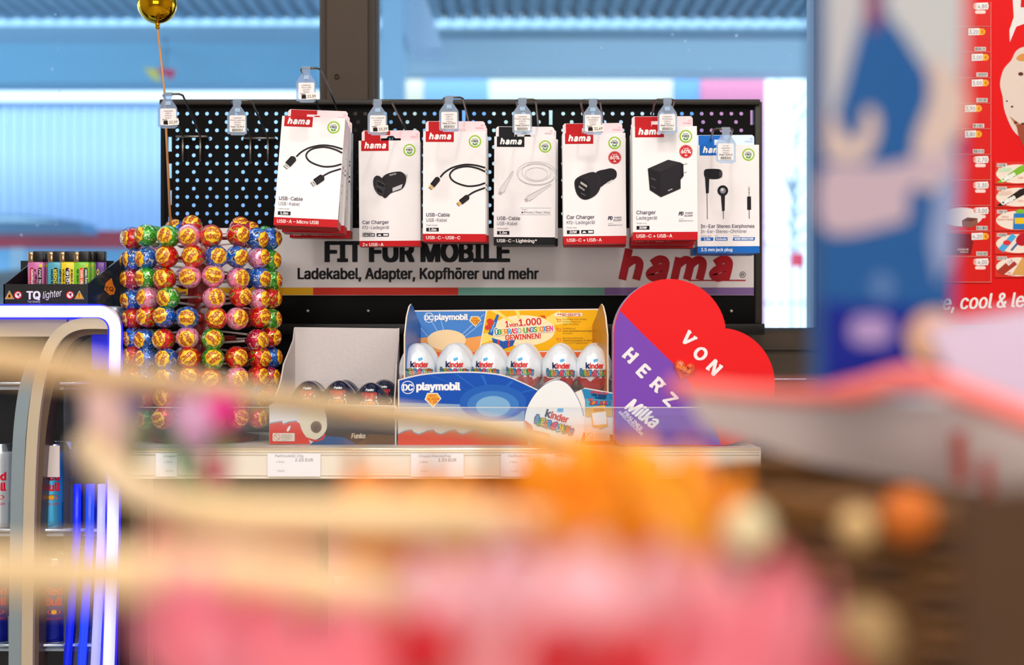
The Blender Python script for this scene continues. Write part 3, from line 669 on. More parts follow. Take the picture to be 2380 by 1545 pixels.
def make_carton(kind, col, num, label, group, th=.03, tint='#efd6d6'):
    t = thing('product_carton', label, 'carton', (0, 0, 0), group)
    h = BOXH if kind != 'small_car' else 250 * KB
    if kind == 'ear': h = 253 * KB
    side = M('#e9dedd', .45); cm = M(col, .42)
    mb = MB(); zb = -h; zband = -237 * KB
    mb.box((0, 0, zband), (BOXW, -th, 0), PAPER); mb.box((0, 0, zb), (BOXW, -th, zband), cm)
    mb.build('carton_body', t)
    Tb = MB(); tb = M(tint, .45)
    w = BOXW - .004
    # hang tab with an euro slot
    cx = BOXW / 2; tz = .020
    sl = [(cx - .016, .004), (cx + .016, .004), (cx + .016, .0075), (cx + .007, .0075), (cx + .004, .0115), (cx - .004, .0115), (cx - .007, .0075), (cx - .016, .0075)]
    tab = plate('hang_tab', [(.002, -.002), (BOXW - .002, -.002), (BOXW - .002, tz - .003), (BOXW - .005, tz), (.005, tz), (.002, tz - .003)], [sl], -.0012, -.0004, tb, t)
    def tf(u, v, l): return Vector((u * KB, -.0012 - l * EPS, -v * KB))
    tf.local = True
    A = Art(.45); A.rect(10, -29, 47.5, 0, col, 1); A.rect(47.5, -29, 71, -19, col, 1); A.rect(47.5, -6, 71, 0, col, 1)
    A.text('00', 138, -18, 3.6, '#d0607a' if col != '#1668c0' else '#5a90c8', None, al='r', l=1, res=1); A.text(num, 138, -12, 3.6, '#d0607a' if col != '#1668c0' else '#5a90c8', 18, al='r', l=1, res=1)
    A.build('tab_print', t, tf)
    def ff(u, v, l): return Vector((u * KB, -th - l * EPS, -v * KB))
    ff.local = True
    art_front(kind).build('front_print', t, ff)
    # side print: bar code strip and hang sign marks
    def sf(u, v, l): return Vector((BOXW + l * EPS, -th + u * KB, -v * KB))
    sf.local = True
    A = Art(.45)
    for i in range(26): A.rect(4, 195 + i * 1.7, 11, 195 + i * 1.7 + (.6 if i % 3 else 1.1), '#2a2626', 1)
    for v in (108, 120, 150, 166): A.rect(20, v, 24, v + 6, '#2a2626', 1)
    A.text('Accessory', 14, 140, 4, '#b03030', 30, rot=-90, l=1, res=1)
    A.build('side_print', t, sf)
    return t
CART = [
 ('micro', '#b51217', '052856', 'black usb-a to micro usb cable carton', [(656, 269, 2.17, 2.6, -9), (665, 287, 2.225, 1.5, -4), (675, 305, 2.28, .4, 0)]),
 ('small_car', '#b51217', '052877', 'small dual-port car charger carton', [(833.5, 327, 2.25, -.4, 0)]),
 ('usbc', '#b51217', '052846', 'black usb-c to usb-c cable carton', [(983.5, 305, 2.2, .2, 0), (989, 312, 2.24, 0, 0), (994, 318, 2.285, -.3, 0)]),
 ('white', '#0e0d10', '052847', 'white lightning cable carton with black band', [(1149, 317, 2.245, .4, 0), (1156, 324, 2.28, 0, 0)]),
 ('long_car', '#b51217', '052883', 'long car charger carton with round sixty percent badge', [(1307, 310, 2.19, -.6, 0), (1311, 320, 2.235, 0, 0)]),
 ('wall', '#b51217', '052882', 'black wall charger carton', [(1469.5, 294, 2.135, -.4, 0), (1467.5, 309, 2.18, 0, 0), (1467.5, 322, 2.225, .2, 0)]),
 ('ear', '#1668c0', '052843', 'blue and white in-ear earphone carton', [(1620, 337, 2.225, -.3, 0), (1612, 344, 2.26, .3, 0)]),
]
dep = ['front', 'second', 'third']
for kind, col, num, lab, pos in CART:
    g = lab + 's on one hook'
    proto = make_carton(kind, col, num, lab, g, .034 if kind in ('wall', 'long_car', 'ear') else .03, '#f0d0d2' if kind not in ('white', 'ear') else ('#e6e0e0' if kind == 'white' else '#d4e6f4'))
    th = .034 if kind in ('wall', 'long_car', 'ear') else .03
    for i, (px, py, Y, ry, rx) in enumerate(pos):
        o = proto if i == 0 else copy_tree(proto)
        if len(pos) == 1: o['label'] = 'single ' + lab + ' hanging on its hook'
        else: o['label'] = (dep[i] + ' ' + lab + ' on its hook') if i == 0 else (lab + ', ' + dep[i] + ' from the front on its hook')
        c = P(px, py, Y); o.rotation_euler = (math.radians(rx), math.radians(ry), 0 if kind != 'micro' else math.radians(-3 + i))
        R = o.rotation_euler.to_matrix(); o.location = c - R @ Vector((0, -th, 0))

# ------------------------------------------------------------------ shelf
SY = 2.05; zsh = P(0, 1040, SY).z
wh = M('#e9dfd0', .4); ivory = M('#efe4d2', .35)
sh = thing('display_shelf', 'long ivory metal shelf with ribbed price rail and clear guard carrying the sweets', 'shelf', (0, SY, zsh))
xs0, xs1 = P(272, 0, SY).x, P(1765, 0, SY).x
MB().box((xs0, SY, zsh - .012), (xs1, 2.362, zsh), wh).build('shelf_board', sh)
mb = MB(); mb.box((xs0, SY - .012, P(0, 1110, SY).z), (xs1, SY - .002, zsh - .004), ivory)
pr = mb.build('price_rail', sh)
for v in (1050, 1056, 1104): MB().tube([P(272, v, SY - .0125), P(1765, v, SY - .0125)], .0009, ivory, 6).build('rail_rib', pr)
MB().tube([(xs0, SY - .008, zsh - .002), (xs1, SY - .008, zsh - .002)], .0032, M('#f3e3c8', .2, .55), 10).build('front_edge', sh)
acr = clear_mat('clear_acrylic', '#f6f9fb', .05, '#e6e4e0', .012)
MB().box((xs0, SY - .004, zsh), (xs1, SY - .002, P(0, 946, SY).z), acr).build('clear_guard', sh)
MB().box((xs0, SY - .0045, P(0, 947, SY).z), (xs1, SY - .0015, P(0, 945.6, SY).z), M('#e9e2d8', .2)).build('guard_edge', sh)
for (x0, x1, l1, l2, l3, nm) in ((362, 412, 'ChupaC', '', '70159', 'small price card at the left rail end'), (622, 745, 'FerKinUebEi 20g', '2.20 EUR', '76840', 'price card on the rail under the dark egg carton'), (955, 1078, 'ChupaCMelodyPop', '1.50 EUR', '70147', 'price card on the rail under the left end of the egg display'), (1164, 1290, 'FerKinderJoy', '2.50 EUR', '71293', 'price card on the rail under the big printed egg'), (1310, 1440, 'FerPralinen', '', '71300', 'price card under the egg display right corner')):
    c0 = P(x0, 1107, SY - .014); c1 = P(x1, 1053, SY - .014)
    t = thing('price_card', nm, 'price card', c0)
    MB().box((c0.x, SY - .0148, c0.z), (c1.x, SY - .0138, c1.z), M('#f4f1f3', .5)).build('card', t)
    A = Art(); A.text(l1, x0 + 18, 1062, 6, '#8a8288', None, l=1, res=1)
    if l2: A.text(l2, x0 + 64, 1072, 7, '#6a6268', None, l=1, res=1)
    A.text('1 Stück', x0 + 20, 1075, 4, '#9a9298', None, l=1, res=1); A.text(l3, x0 + 22, 1096, 4, '#a09aa0', None, l=1, res=1)
    A.build('card_print', t, at_plane(SY - .0148))
# cabinet under the shelf
cab = thing('shelf_cabinet', 'dark cabinet body under the ivory shelf', 'cabinet', (0, 2.2, 0))
MB().box((xs0 + .01, 2.35, 0), (xs1, 2.362, zsh - .0125), M('#1b1412', .5)).build('back_panel', cab)
MB().box((xs0 + .01, 2.08, 0), (xs0 + .03, 2.35, zsh - .0125), M('#241c18', .4)).build('side_panel', cab)
MB().box((P(342, 0, 2.1).x, 2.10, 0), (P(350, 0, 2.1).x, 2.115, zsh - .012), M('#9a8468', .3, .6)).build('slotted_upright', cab)
MB().box((xs0 + .03, 2.08, .70), (xs1, 2.35, .715), M('#c9b79c', .4)).build('lower_shelf', cab)
MB().box((xs0 + .03, 2.08, .3), (xs1, 2.35, .315), M('#c9b79c', .4)).build('lower_shelf', cab)
for i, (u, c_, d_) in enumerate((('%d' % 300, '#230b0e', 'maroon'), ('420', '#1a0c10', 'black'), ('560', '#8e1d2a', 'crimson'), ('720', '#d8788c', 'pink'), ('900', '#d87c96', 'rose'), ('1110', '#c87088', 'dusky pink'), ('1350', '#8c7a70', 'grey'))):
    u = int(u) + 50; a = P(u, 1300, 2.2); w = .09
    t = thing('snack_box', d_ + ' snack box on the lower shelf under the ivory rail', 'box', (a.x + w / 2, 2.2, .715), 'boxes on the lower shelf')
    MB().box((a.x, 2.16, .7155), (a.x + w, 2.24, 1.02), M(c_, .4), .002).build('box_body', t)
    MB().box((a.x + .01, 2.158, .85), (a.x + w - .01, 2.16, .93), M('#b02028' if i < 3 else '#f2e8e8', .4)).build('box_label', t)

# ------------------------------------------------------------------ lollipop stand
LX, LYc = P(473, 0, 2.2).x, 2.2
stand = thing('lollipop_stand', 'red plastic lollipop tree full of round wrapped lollipops', 'stand', (LX, LYc, zsh))
redp = M('#9a0c12', .25, coat=.4, trans=.25)
MB().box((LX - .0185, LYc - .03, zsh + .01), (LX + .0185, LYc + .03, P(0, 560, 2.2).z), redp, .003).build('column', stand)
MB().lathe([(0, 0), (.085, 0), (.085, .006), (.05, .012), (.022, .02), (0, .02)], (LX, LYc, zsh), redp, 40).build('round_base', stand)
lc = {
 'red': foil('foil_red', '#d01414', ['#b00c10', '#e8281c', '#f2b010', '#2e8a20']),
 'blue': foil('foil_blue', '#0f5cc0', ['#0a2c6a', '#1878d0', '#d8e6f2', '#0b1a40']),
 'green': foil('foil_green', '#2c9a1c', ['#1a6a10', '#5cb82c', '#e8f0d8', '#8cc820']),
 'pink': foil('foil_pink', '#f08cb0', ['#e04a78', '#f6b8cc', '#f4e4e8', '#c02038']),
 'crimson': foil('foil_crimson', '#c01040', ['#900828', '#e03050', '#f0d8d8', '#e89010']),
}
yel = M('#ffcf00', .3, .1, coat=1, bump=.7, nscale=220); org = M('#c8501a', .3); redt = M('#a80c14', .4); stickm = M('#efe6de', .5)
LR = .0170
def sph(u, v, l):
    d = Vector((u, -LR * .9, -v)).normalized(); return d * (LR * 1.03 + l * .00022)
sph.local = True
def emblem_mesh():
    mb = MB(); n = 48; rings = 7
    for (sc, l, m) in ((1.0, 0, org), (.95, 1, yel)):
        vs = [sph(0, 0, l)]; fs = []
        for i in range(1, rings + 1):
            for j in range(n):
                t = 2 * PI * j / n; rad = .0140 * sc * (1 + .085 * math.cos(8 * t)) * i / rings; vs.append(sph(rad * math.cos(t), rad * math.sin(t), l))
        fs += [(0, 1 + (j + 1) % n, 1 + j) for j in range(n)]
        for i in range(rings - 1):
            for j in range(n): a = 1 + i * n + j; b = 1 + i * n + (j + 1) % n; fs.append((a, b, b + n, a + n))
        mb.add(vs, [f for f in fs], m, True)
    return mb.mesh('emblem')
EMB = emblem_mesh()
A = Art(); A.text('Chupa', 0, -.0006, .0072, redt, .0185, bold=.03, sh=.18, rot=-6, al='c', l=3); A.text('Chups', .0005, .0086, .0072, redt, .0185, bold=.03, sh=.18, rot=-6, al='c', l=3)
lt = A.build('lettering', None, sph); LET = lt.data; bpy.data.objects.remove(lt)
def lolly(color):
    t = thing('wrapped_lollipop', color, 'lollipop', (0, 0, 0), 'lollipops on the red stand')
    rn = random.Random(hash(color) % 7)
    mb = MB(); mb.ball((0, 0, 0), LR, lc[color], 28, 18, wob=lambda d: .02 * math.sin(9 * d.x + 4 * d.z) * math.sin(11 * d.z) + .012 * math.sin(23 * d.x) * math.sin(19 * d.z + 3 * d.y))
    mb.tube([(0, LR * .8, 0), (0, LR * 1.15, 0), (0, LR * 1.35, 0)], [.007, .003, .0045], lc[color], 10)
    mb.build('foil_wrapper', t)
    link('emblem', EMB, t); link('lettering', LET, t)
    MB().tube([(0, LR * .95, 0), (0, .085, 0)], .0018, stickm, 8).build('stick', t)
    return t
LOLLY = {k: lolly(k) for k in lc}
used = set()
ROWY = [550, 600, 645, 692, 738, 787, 830, 876, 925, 971]
ANG = [-80, -60, -38, -18, 2, 20, 40, 60, 80]
PAT = ['BRGGPRRBB', 'BBBRRBBPG', 'GCGRPPPBG', 'BBPGxPRPR', 'BRRBBRPRG', 'RBBRPGxCR', 'BRBBRGRRB', 'RRBBRRPRC', 'BRRRRRRBR', 'RBGRPRRRG']
CN = {'R': 'red', 'B': 'blue', 'G': 'green', 'P': 'pink', 'C': 'crimson'}
rl = random.Random(4)
RR = .108
def place(color, pos, a, roll, tilt, label, yaw=0):
    o = LOLLY[color] if color not in used else copy_tree(LOLLY[color]); used.add(color)
    o['label'] = label
    o.rotation_mode = 'QUATERNION'; o.location = pos
    o.rotation_quaternion = (Matrix.Rotation(a, 4, 'Z') @ Matrix.Rotation(tilt, 4, 'X') @ Matrix.Rotation(roll, 4, 'Y')).to_quaternion()
for i, rowp in enumerate(PAT):
    for j, ch in enumerate(rowp):
        if ch == 'x': continue
        a = math.radians(ANG[j] + rl.uniform(-2.5, 2.5)); Yc = LYc - RR * math.cos(a)
        z = P(0, ROWY[i] + rl.uniform(-4, 4), LYc - RR * .7).z
        place(CN[ch], (LX + RR * math.sin(a), Yc, z), a + rl.uniform(-.15, .15), rl.uniform(0, 2 * PI), rl.uniform(-.15, .15),
              '%s lollipop in the %s row from the top, %s from the left' % (CN[ch], ORD[i], ORD[j]))
    for j, aa in enumerate((-118, -150, 150, 118)):
        if i > 6: break
        if i in (0, 2, 4, 6) or j in (0, 3):
            a = math.radians(aa); z = P(0, ROWY[i], LYc + .05).z
            ch = rl.choice('RBGPC'); place(CN[ch], (LX + RR * math.sin(a) * .92, LYc - RR * .92 * math.cos(a), z), a, rl.uniform(0, 6), 0,
              '%s lollipop at the back of the stand, %s row from the top, %s' % (CN[ch], ORD[i], ('left side', 'half left', 'half right', 'right side')[j]))
for (u, v, Y, ch, a, tilt, lab) in ((446, 526, 2.24, 'red', 0, -.9, 'red lollipop lying on top of the stand left of centre'), (408, 535, 2.25, 'blue', -.4, -.8, 'blue lollipop lying on top of the stand at the left'), (558, 530, 2.22, 'crimson', .3, -1.0, 'crimson lollipop lying on top of the stand right of centre'), (580, 540, 2.23, 'red', .6, -1.1, 'red lollipop lying on top at the right, touching a crimson one')):
    place(ch, P(u, v, Y), a, rl.uniform(0, 6), tilt, lab)
for v in ROWY:
    MB().lathe([(.004, 0), (.008, -.001), (.008, -.004), (.0055, -.006), (0, -.006)], (LX, LYc - .03, P(0, v, 2.17).z), M('#c01418', .2, coat=.6), 16, 'y').build('socket', stand)
    MB().tube([(LX - .05, LYc, P(0, v, 2.2).z), (LX + .05, LYc, P(0, v, 2.2).z)], .005, redp, 8).build('holder_arm', stand)

# gold ball pick
g = thing('gold_ball_pick', 'shiny gold ball on a thin wooden stick rising above the lollipop stand', 'decoration', P(396, 520, 2.2))
gm = M('#d8a012', .06, 1.0)
MB().ball(P(365, 9, 2.2), 46 * K(2.2), gm, 40, 24).build('gold_ball', g)
MB().lathe([(.0025, 0), (.0045, .002), (.003, .004), (.0045, .006), (.0015, .012)], P(366, 67, 2.2), gm, 16).build('ball_neck', g)
MB().tube([P(366, 64, 2.2), P(382, 210, 2.2), P(398, 560, 2.2)], [2.2 * K(2.2), 2.5 * K(2.2), 3.2 * K(2.2)], M('#c8864a', .5, noise=.3, nscale=60), 8).build('wooden_stick', g)

# ------------------------------------------------------------------ eggs and their displays
def egg_prof(r, h, n=22):
    out = []
    for i in range(n + 1):
        t = PI * i / n; z = -math.cos(t); rr = math.sin(t) * (1 - .13 * z - .03 * z * z)
        out.append((max(r * rr, 1e-5), h / 2 * (1 + z)))
    return out
def egg_r(r, h, z):
    zz = max(-.999, min(.999, 2 * z / h - 1)); return r * math.sqrt(1 - zz * zz) * (1 - .13 * zz - .03 * zz * zz)
def egg_map(r, h):
    def fn(u, v, l):
        rr = max(egg_r(r, h, v), .004); a = u / rr; q = rr * 1.012 + l * .0002; return Vector((q * math.sin(a), -q * math.cos(a), v))
    fn.local = True; return fn
multi = ['#1f8ad0', '#2aa04a', '#f2c21a', '#e8801c', '#2a9ad8', '#e23a2e', '#e84a90', '#6cc8d8', '#f0c020', '#3ca860', '#e05a2a']
def kinder_print(A, cx, cy, sc, rot=0, l0=3):
    ca, sa = math.cos(math.radians(rot)), math.sin(math.radians(rot))
    def q(u, v): return (cx + (u * ca - v * sa) * sc, cy + (u * sa + v * ca) * sc)
    A.text('k', *q(-20, 0), 13.5 * sc, '#16204e', 8.5 * sc, bold=.05, rot=rot, l=l0); A.text('inder', *q(-10.5, 0), 12 * sc, '#d8201c', 31 * sc, bold=.045, rot=rot, l=l0)
    A.poly([q(-3, -20), q(7, -23), q(8, -17), q(-2, -14)], '#58b0e4', l0)
    X, Y = q(-34, 17); A.letters('ÜBERRASCHUNG', X, X + 68 * sc, Y, 11.5 * sc, multi, bold=.05, out='#1d2230', ow=.05, rot=rot, l=l0 + 1, jump=.8 * sc)
white_foil = M('#e6ecf2', .3, .12, coat=.4, bump=.55, nscale=90); red_foil = M('#c81e14', .25, .3, coat=.5, bump=.5, nscale=90)
ER, EH = .0272, .071
ek = K(2.13)
eg = thing('foil_wrapped_egg', '', 'egg', (0, 0, 0), 'white foil eggs in the printed display')
def emf(a, z):
    return red_foil if z < EH * (.29 + .035 * math.sin(5 * a) + .02 * math.sin(11 * a + 1)) else white_foil
MB().lathe(egg_prof(ER, EH, 44), (0, 0, 0), white_foil, 72, matf=emf, wob=lambda a, z: .006 * math.sin(17 * a + 90 * z)).build('foil_shell', eg)
A = Art(.35)
class Flip: pass
kinder_print(A, 0, 0, 1)
A.it = [([(u * ek, EH * .50 - v * ek) for u, v in vs], [f[::-1] for f in fs], c, l) for vs, fs, c, l in A.it]
fm = egg_map(ER, EH)
# triangle orientation is decided in (u, v) with v down; feed v negated and undo it in the map
A.it = [([(u, -v) for u, v in vs], fs, c, l) for vs, fs, c, l in A.it]
def fm2(u, v, l): return fm(u, -v, l)
fm2.local = True
A.build('egg_print', eg, fm2)
EX = [(970, .18), (1056, .05), (1136, -.25), (1217, -.28), (1300, .08), (1379, .02)]
DYf = 2.10
eggz = P(0, 797, 2.14).z - EH
for i, (u, rz) in enumerate(EX):
    o = eg if i == 0 else copy_tree(eg); o.location = (P(u, 0, 2.14).x, 2.14, eggz + (-.002 if i > 3 else 0)); o.rotation_euler = (0, 0, rz)
    o['label'] = 'white and red foil egg, %s in the display row' % ['leftmost', 'second from the left', 'third from the left', 'third from the right', 'second from the right', 'rightmost'][i]
for i in range(6):
    o = copy_tree(eg); o.location = (P(EX[i][0] + 3, 0, 2.14).x + .003, 2.196, eggz); o.rotation_euler = (0, 0, .1 * i - .3)
    o['label'] = 'white and red foil egg in the back row, behind the %s' % ['leftmost', 'second', 'third', 'fourth', 'fifth', 'rightmost'][i]
# kinder display
kd = thing('egg_display_box', 'blue and orange printed cardboard display filled with white foil eggs', 'display box', P(1175, 1036, DYf))
def pxz(pts, Y): return [(P(u, 0, Y).x, P(0, v, Y).z) for u, v in pts]
blueP = '#1450b4'; card = M('#e8d8c0', .7)
front = [(925, 1036), (925, 882)] + smooth([(925, 882), (980, 869), (1040, 864), (1115, 864), (1180, 874), (1254, 907)], 5) + smooth([(1254, 907), (1268, 890), (1290, 881), (1314, 890), (1336, 912)], 5)[1:] + [(1360, 901), (1424, 912), (1428, 1036)]
front = [(a, min(b, 1036)) for a, b in front]
MB().prism(pxz(front, DYf), DYf, DYf + .0025, M('#ece4dc', .45), card).build('front_panel', kd)
A = Art(.4)
bl = [(928, 985), (928, 884)] + smooth([(928, 884), (980, 872), (1040, 867), (1115, 867), (1180, 877), (1252, 909)], 5) + [(1238, 930), (1225, 960), (1219, 978), (1052, 978), (1052, 968), (928, 960)]
A.poly(bl, blueP, 1)
A.poly([(928, 958), (928, 935), (1100, 940), (1219, 955), (1219, 977), (1052, 977), (1052, 967)], '#7ea0c8', 2)
for k_, (x, y) in enumerate([(1000, 868), (1060, 866), (1120, 868), (1190, 882), (1236, 902), (1232, 935)]):
    A.poly([(1145, 930), (x - 4, y + 3), (x + 5, y + 4)], '#2468c4', 2)
A.ell(1146, 935, 78, 42, '#2360ba', 2); A.ell(1146, 940, 60, 32, '#3f7cc6', 3); A.ell(1146, 944, 40, 24, '#7fb0d8', 4)
# characters are left out: plain starburst in their place
A.line([(946 + 0, 0)] * 2, 0, blueP, 1) if False else None
A.line([(948 + 14.5 * math.cos(t), 900 + 14.5 * math.sin(t)) for t in [2 * PI * q / 28 for q in range(28)]], 1.8, '#f2f4f8', 3, True)
A.text('DC', 948, 907, 14, '#f2f4f8', 22, bold=.06, al='c', l=3)
A.text('playmobil', 969, 906, 17, '#f2f4f8', 100, bold=.07, l=3)
def jetzt(x, y, s):
    A.poly([(x - 14 * s, y - 17 * s), (x + 10 * s, y - 17 * s), (x + 19 * s, y - 4 * s), (x, y + 17 * s), (x - 20 * s, y - 2 * s)], '#f6f0e8', 3)
    A.poly([(x - 12.5 * s, y - 15 * s), (x + 9 * s, y - 15 * s), (x + 16.5 * s, y - 4 * s), (x, y + 14 * s), (x - 17 * s, y - 2.5 * s)], '#f3b03c', 4)
    A.text('JETZT', x - 1 * s, y - 8 * s, 5 * s, '#c8301c', 16 * s, al='c', bold=.02, l=5, res=1); A.text('IN JEDEM', x, y - .5 * s, 5 * s, '#c8301c', 27 * s, al='c', bold=.02, l=5, res=1); A.text('7. EI!', x, y + 7.5 * s, 6 * s, '#c8301c', 17 * s, al='c', bold=.03, l=5, res=1)
jetzt(1007, 930, 1)
wave = []
for i in range(6):
    x = 925 + i * 51; wave += [(x, 1003 + 7), (x + 18, 1002), (x + 32, 1000), (x + 36, 1006), (x + 46, 1010)]
wave = [(a, b) for a, b in wave if a < 1222]
A.poly([(925.5, 1035.5)] + wave + [(1222, 1006), (1228, 1035.5)], '#e8461c', 3); A.line([(a, b - 1.5) for a, b in wave], 2.6, '#8fa0b4', 2)
eggo = smooth([(1240, 1035), (1222, 1005), (1219, 975), (1228, 940), (1254, 903), (1290, 883), (1320, 893), (1345, 930), (1358, 975), (1354, 1012), (1342, 1035)], 5)
A.poly(eggo, '#eef0f0', 5); A.line(eggo[4:40], 1.2, '#2a4a8c', 5)
A.poly([(1240, 1035), (1224, 1008), (1220, 976), (1236, 988), (1240, 1000), (1262, 1003), (1278, 1008), (1282, 1022), (1310, 1024), (1318, 1030), (1346, 1020), (1342, 1035)], '#df5a30', 6)
A.poly([(1240, 1027), (1241, 1015), (1254, 1007), (1250, 1020), (1246, 1028)], '#eef0f0', 7); A.ell(1259, 1013, 4, 3.6, '#eef0f0', 7)
kinder_print(A, 1292, 975, 1.32, 17, 8)
A.poly([(1344, 1035.5), (1352, 1012), (1352, 1003), (1362, 1006), (1400, 1003), (1424, 1011), (1427, 1035.5)], '#e8562c', 3)
A.poly([(1352, 904), (1362, 903.5), (1423, 915), (1423, 968), (1361, 968), (1360, 930)], '#2a86b8', 3); A.poly([(1361, 940), (1423, 945), (1423, 968), (1361, 968)], '#e0b060', 4); A.poly([(1361, 926), (1423, 930), (1423, 948), (1361, 948)], '#5aa8c0', 5)
A.text('SPIELEN', 1392, 915, 5.5, '#d83420', 40, al='c', bold=.06, rot=6, l=6, res=1); A.text('UND SPASS', 1392, 921, 5, '#16306c', 34, al='c', bold=.06, rot=6, l=6, res=1); A.text('HABEN', 1395, 927, 5, '#16306c', 24, al='c', bold=.06, rot=4, l=6, res=1); A.text('MIT', 1368, 931, 5, '#d83420', 11, bold=.06, l=6, res=1)
A.letters('APPLAYDU', 1372, 1418, 940, 8, ['#e8502c', '#f0a020', '#d83a90', '#3a9ad8'], bold=.06, out='#16306c', l=7)
A.poly([(1372, 946), (1406, 941), (1413, 990), (1400, 993), (1396, 998), (1392, 993), (1377, 991)], '#f2b03c', 6); A.poly([(1376, 960), (1408, 956), (1410, 985), (1379, 988)], '#efe6e0', 7)
A.text('JETZT APP', 1391, 950, 3, '#b8301c', 22, al='c', bold=.03, rot=-6, l=7, res=1); A.text('DOWNLOADEN', 1392, 954.5, 3, '#b8301c', 24, al='c', bold=.03, rot=-6, l=7, res=1)
def warn(A, x, y, s=1.0, l=6):
    A.rrect(x, y, x + 57 * s, y + 21 * s, 2, '#efe0cc', l); A.ell(x + 11 * s, y + 10.5 * s, 8.5 * s, 8.5 * s, '#d86a50', l + 1); A.ell(x + 11 * s, y + 10.5 * s, 7.3 * s, 7.3 * s, '#f2e4d4', l + 2); A.line([(x + 5.5 * s, y + 5 * s), (x + 16.5 * s, y + 16 * s)], 1.4 * s, '#d86a50', l + 3)
    for i, tx in enumerate(('Achtung! Enthält', 'Spielzeug. Kleinteile.', 'Beaufsichtigung', 'durch Erwachsene', 'empfohlen.')): A.text(tx, x + 23 * s, y + (5 + i * 3.7) * s, 2.2 * s, '#7a5a50', None, l=l + 1, res=1)
warn(A, 1360, 1003)
A.build('front_print', kd, at_plane(DYf))
BYk = 2.235
back = [(948, 1036), (948, 752), (952, 750), (953, 726), (960, 721), (1396, 717), (1402, 722), (1404, 745), (1408, 750), (1408, 1036)]
MB().prism(pxz(back, BYk), BYk, BYk + .0025, M('#e8dcd4', .45), card).build('header_panel', kd)
A = Art(.4)
A.poly([(955, 728), (961, 724), (1129, 723), (1113, 817), (953, 817)], '#4a86d0', 1); A.poly([(953, 790), (1000, 782), (1060, 790), (1119, 780), (1113, 817), (953, 817)], '#f0a458', 2)
for a, b in (((955, 735), (1010, 800)), ((990, 726), (1030, 790)), ((1020, 726), (1035, 780)), ((1125, 730), (1060, 790)), ((1120, 750), (1070, 790))): A.line([a, b], 1.6, '#9cc4ee', 2)
A.ell(1038, 790, 45, 24, '#f7d8a8', 3)
A.line([(997 + 11 * math.cos(t), 738 + 11 * math.sin(t)) for t in [2 * PI * q / 24 for q in range(24)]], 1.4, '#f6f6f6', 3, True); A.text('DC', 997, 743.5, 10.5, '#f6f6f6', 17, bold=.06, al='c', l=4); A.text('playmobil', 1011, 743, 13, '#f6f6f6', 76, bold=.06, l=4)
jetzt(1105, 747, .72)
A.line([(1131, 722), (1114, 817)], 2.5, '#f4ece4', 3)
A.poly([(1132, 722), (1396, 720), (1399, 748), (1405, 752), (1405, 812), (1116, 817)], '#f2b40c', 2)
for a in ((1140, 722, 1158, 722), (1196, 721, 1206, 721), (1300, 722, 1330, 750), (1118, 800, 1122, 775)): A.poly([(1215, 765), (a[0], a[1]), (a[2], a[3])], '#f8dc6c', 3)
A.ell(1215, 768, 75, 36, '#fbe8b8', 3)
A.poly([(1155, 730), (1160, 732), (1145, 780), (1134, 776)], '#2a64b8', 4); A.ell(1140, 748, 9, 7, '#d8402c', 5, rot=.6); A.ell(1135, 760, 8, 6, '#d8402c', 5, rot=-.4); A.line([(1141, 772), (1150, 748)], 4, '#6ab0e0', 4)
A.poly([(1143, 785), (1170, 793), (1200, 783), (1192, 803), (1170, 811), (1148, 803)], '#2458ac', 4); A.line([(1158, 789), (1160, 808)], 4, '#d8402c', 5); A.line([(1184, 789), (1182, 806)], 4, '#d8402c', 5); A.line([(1143, 785), (1170, 793), (1200, 783)], 1.5, '#6ab0e0', 5)
A.poly([(1253, 733), (1266, 733), (1270, 742), (1264, 738)], '#d8402c', 4)
for dl, c_, bo in ((0, '#fff6e8', .14), (1, '#d8381c', .05)):
    A.text('1', 1176, 760, 14, c_, 6 + (2 if bo > .1 else 0), bold=bo, rot=-4, l=5 + dl); A.text('von', 1184, 759, 8.5, c_, 20, bold=bo, rot=-4, l=5 + dl); A.text('1.000', 1207, 757, 15, c_, 51, bold=bo, rot=-4, l=5 + dl); A.text('GEWINNEN!', 1175, 790, 11, c_, 82, bold=bo, rot=-3, l=5 + dl)
A.letters('ÜBERRASCHUNGSBOXEN', 1151, 1286, 778, 12, multi, bold=.04, out='#fff4e0', ow=.12, rot=-4, l=8)
A.rect(1289, 727, 1353, 735, '#f6ead8', 4); A.text('**SO GEHT\'S:', 1296, 734, 5.6, '#b8301c', 54, bold=.05, l=5)
for i, (tx, w_) in enumerate((('Produkte von Kinder', 56), ('im Gesamtwert von', 42), ('mind. 3 € kaufen.', 38), ('', 0), ('Kaufbeleg auf', 30), ('www.uei.de/überraschungsbox', 75), ('hochladen.', 24), ('', 0), ('Mit etwas Glück eine', 47), ('Überraschungsbox im Wert', 68), ('von je 50 € gewinnen!', 58))):
    if tx: A.text(tx, 1308, 743.5 + i * 5.6 - (1 if i > 3 else 0), 3.6, '#8a5a1c', w_, l=4, res=1, bold=.02 if i in (5, 9) else 0)
for y in (745, 767, 790): A.line([(1292, y - 5), (1294, y - 5), (1296, y + 2), (1303, y + 2), (1304, y - 3), (1295, y - 3)], 1.3, '#e0503a', 4)
A.rect(948, 818, 1408, 830, '#ef6a3c', 1)
A.build('header_print', kd, at_plane(BYk))
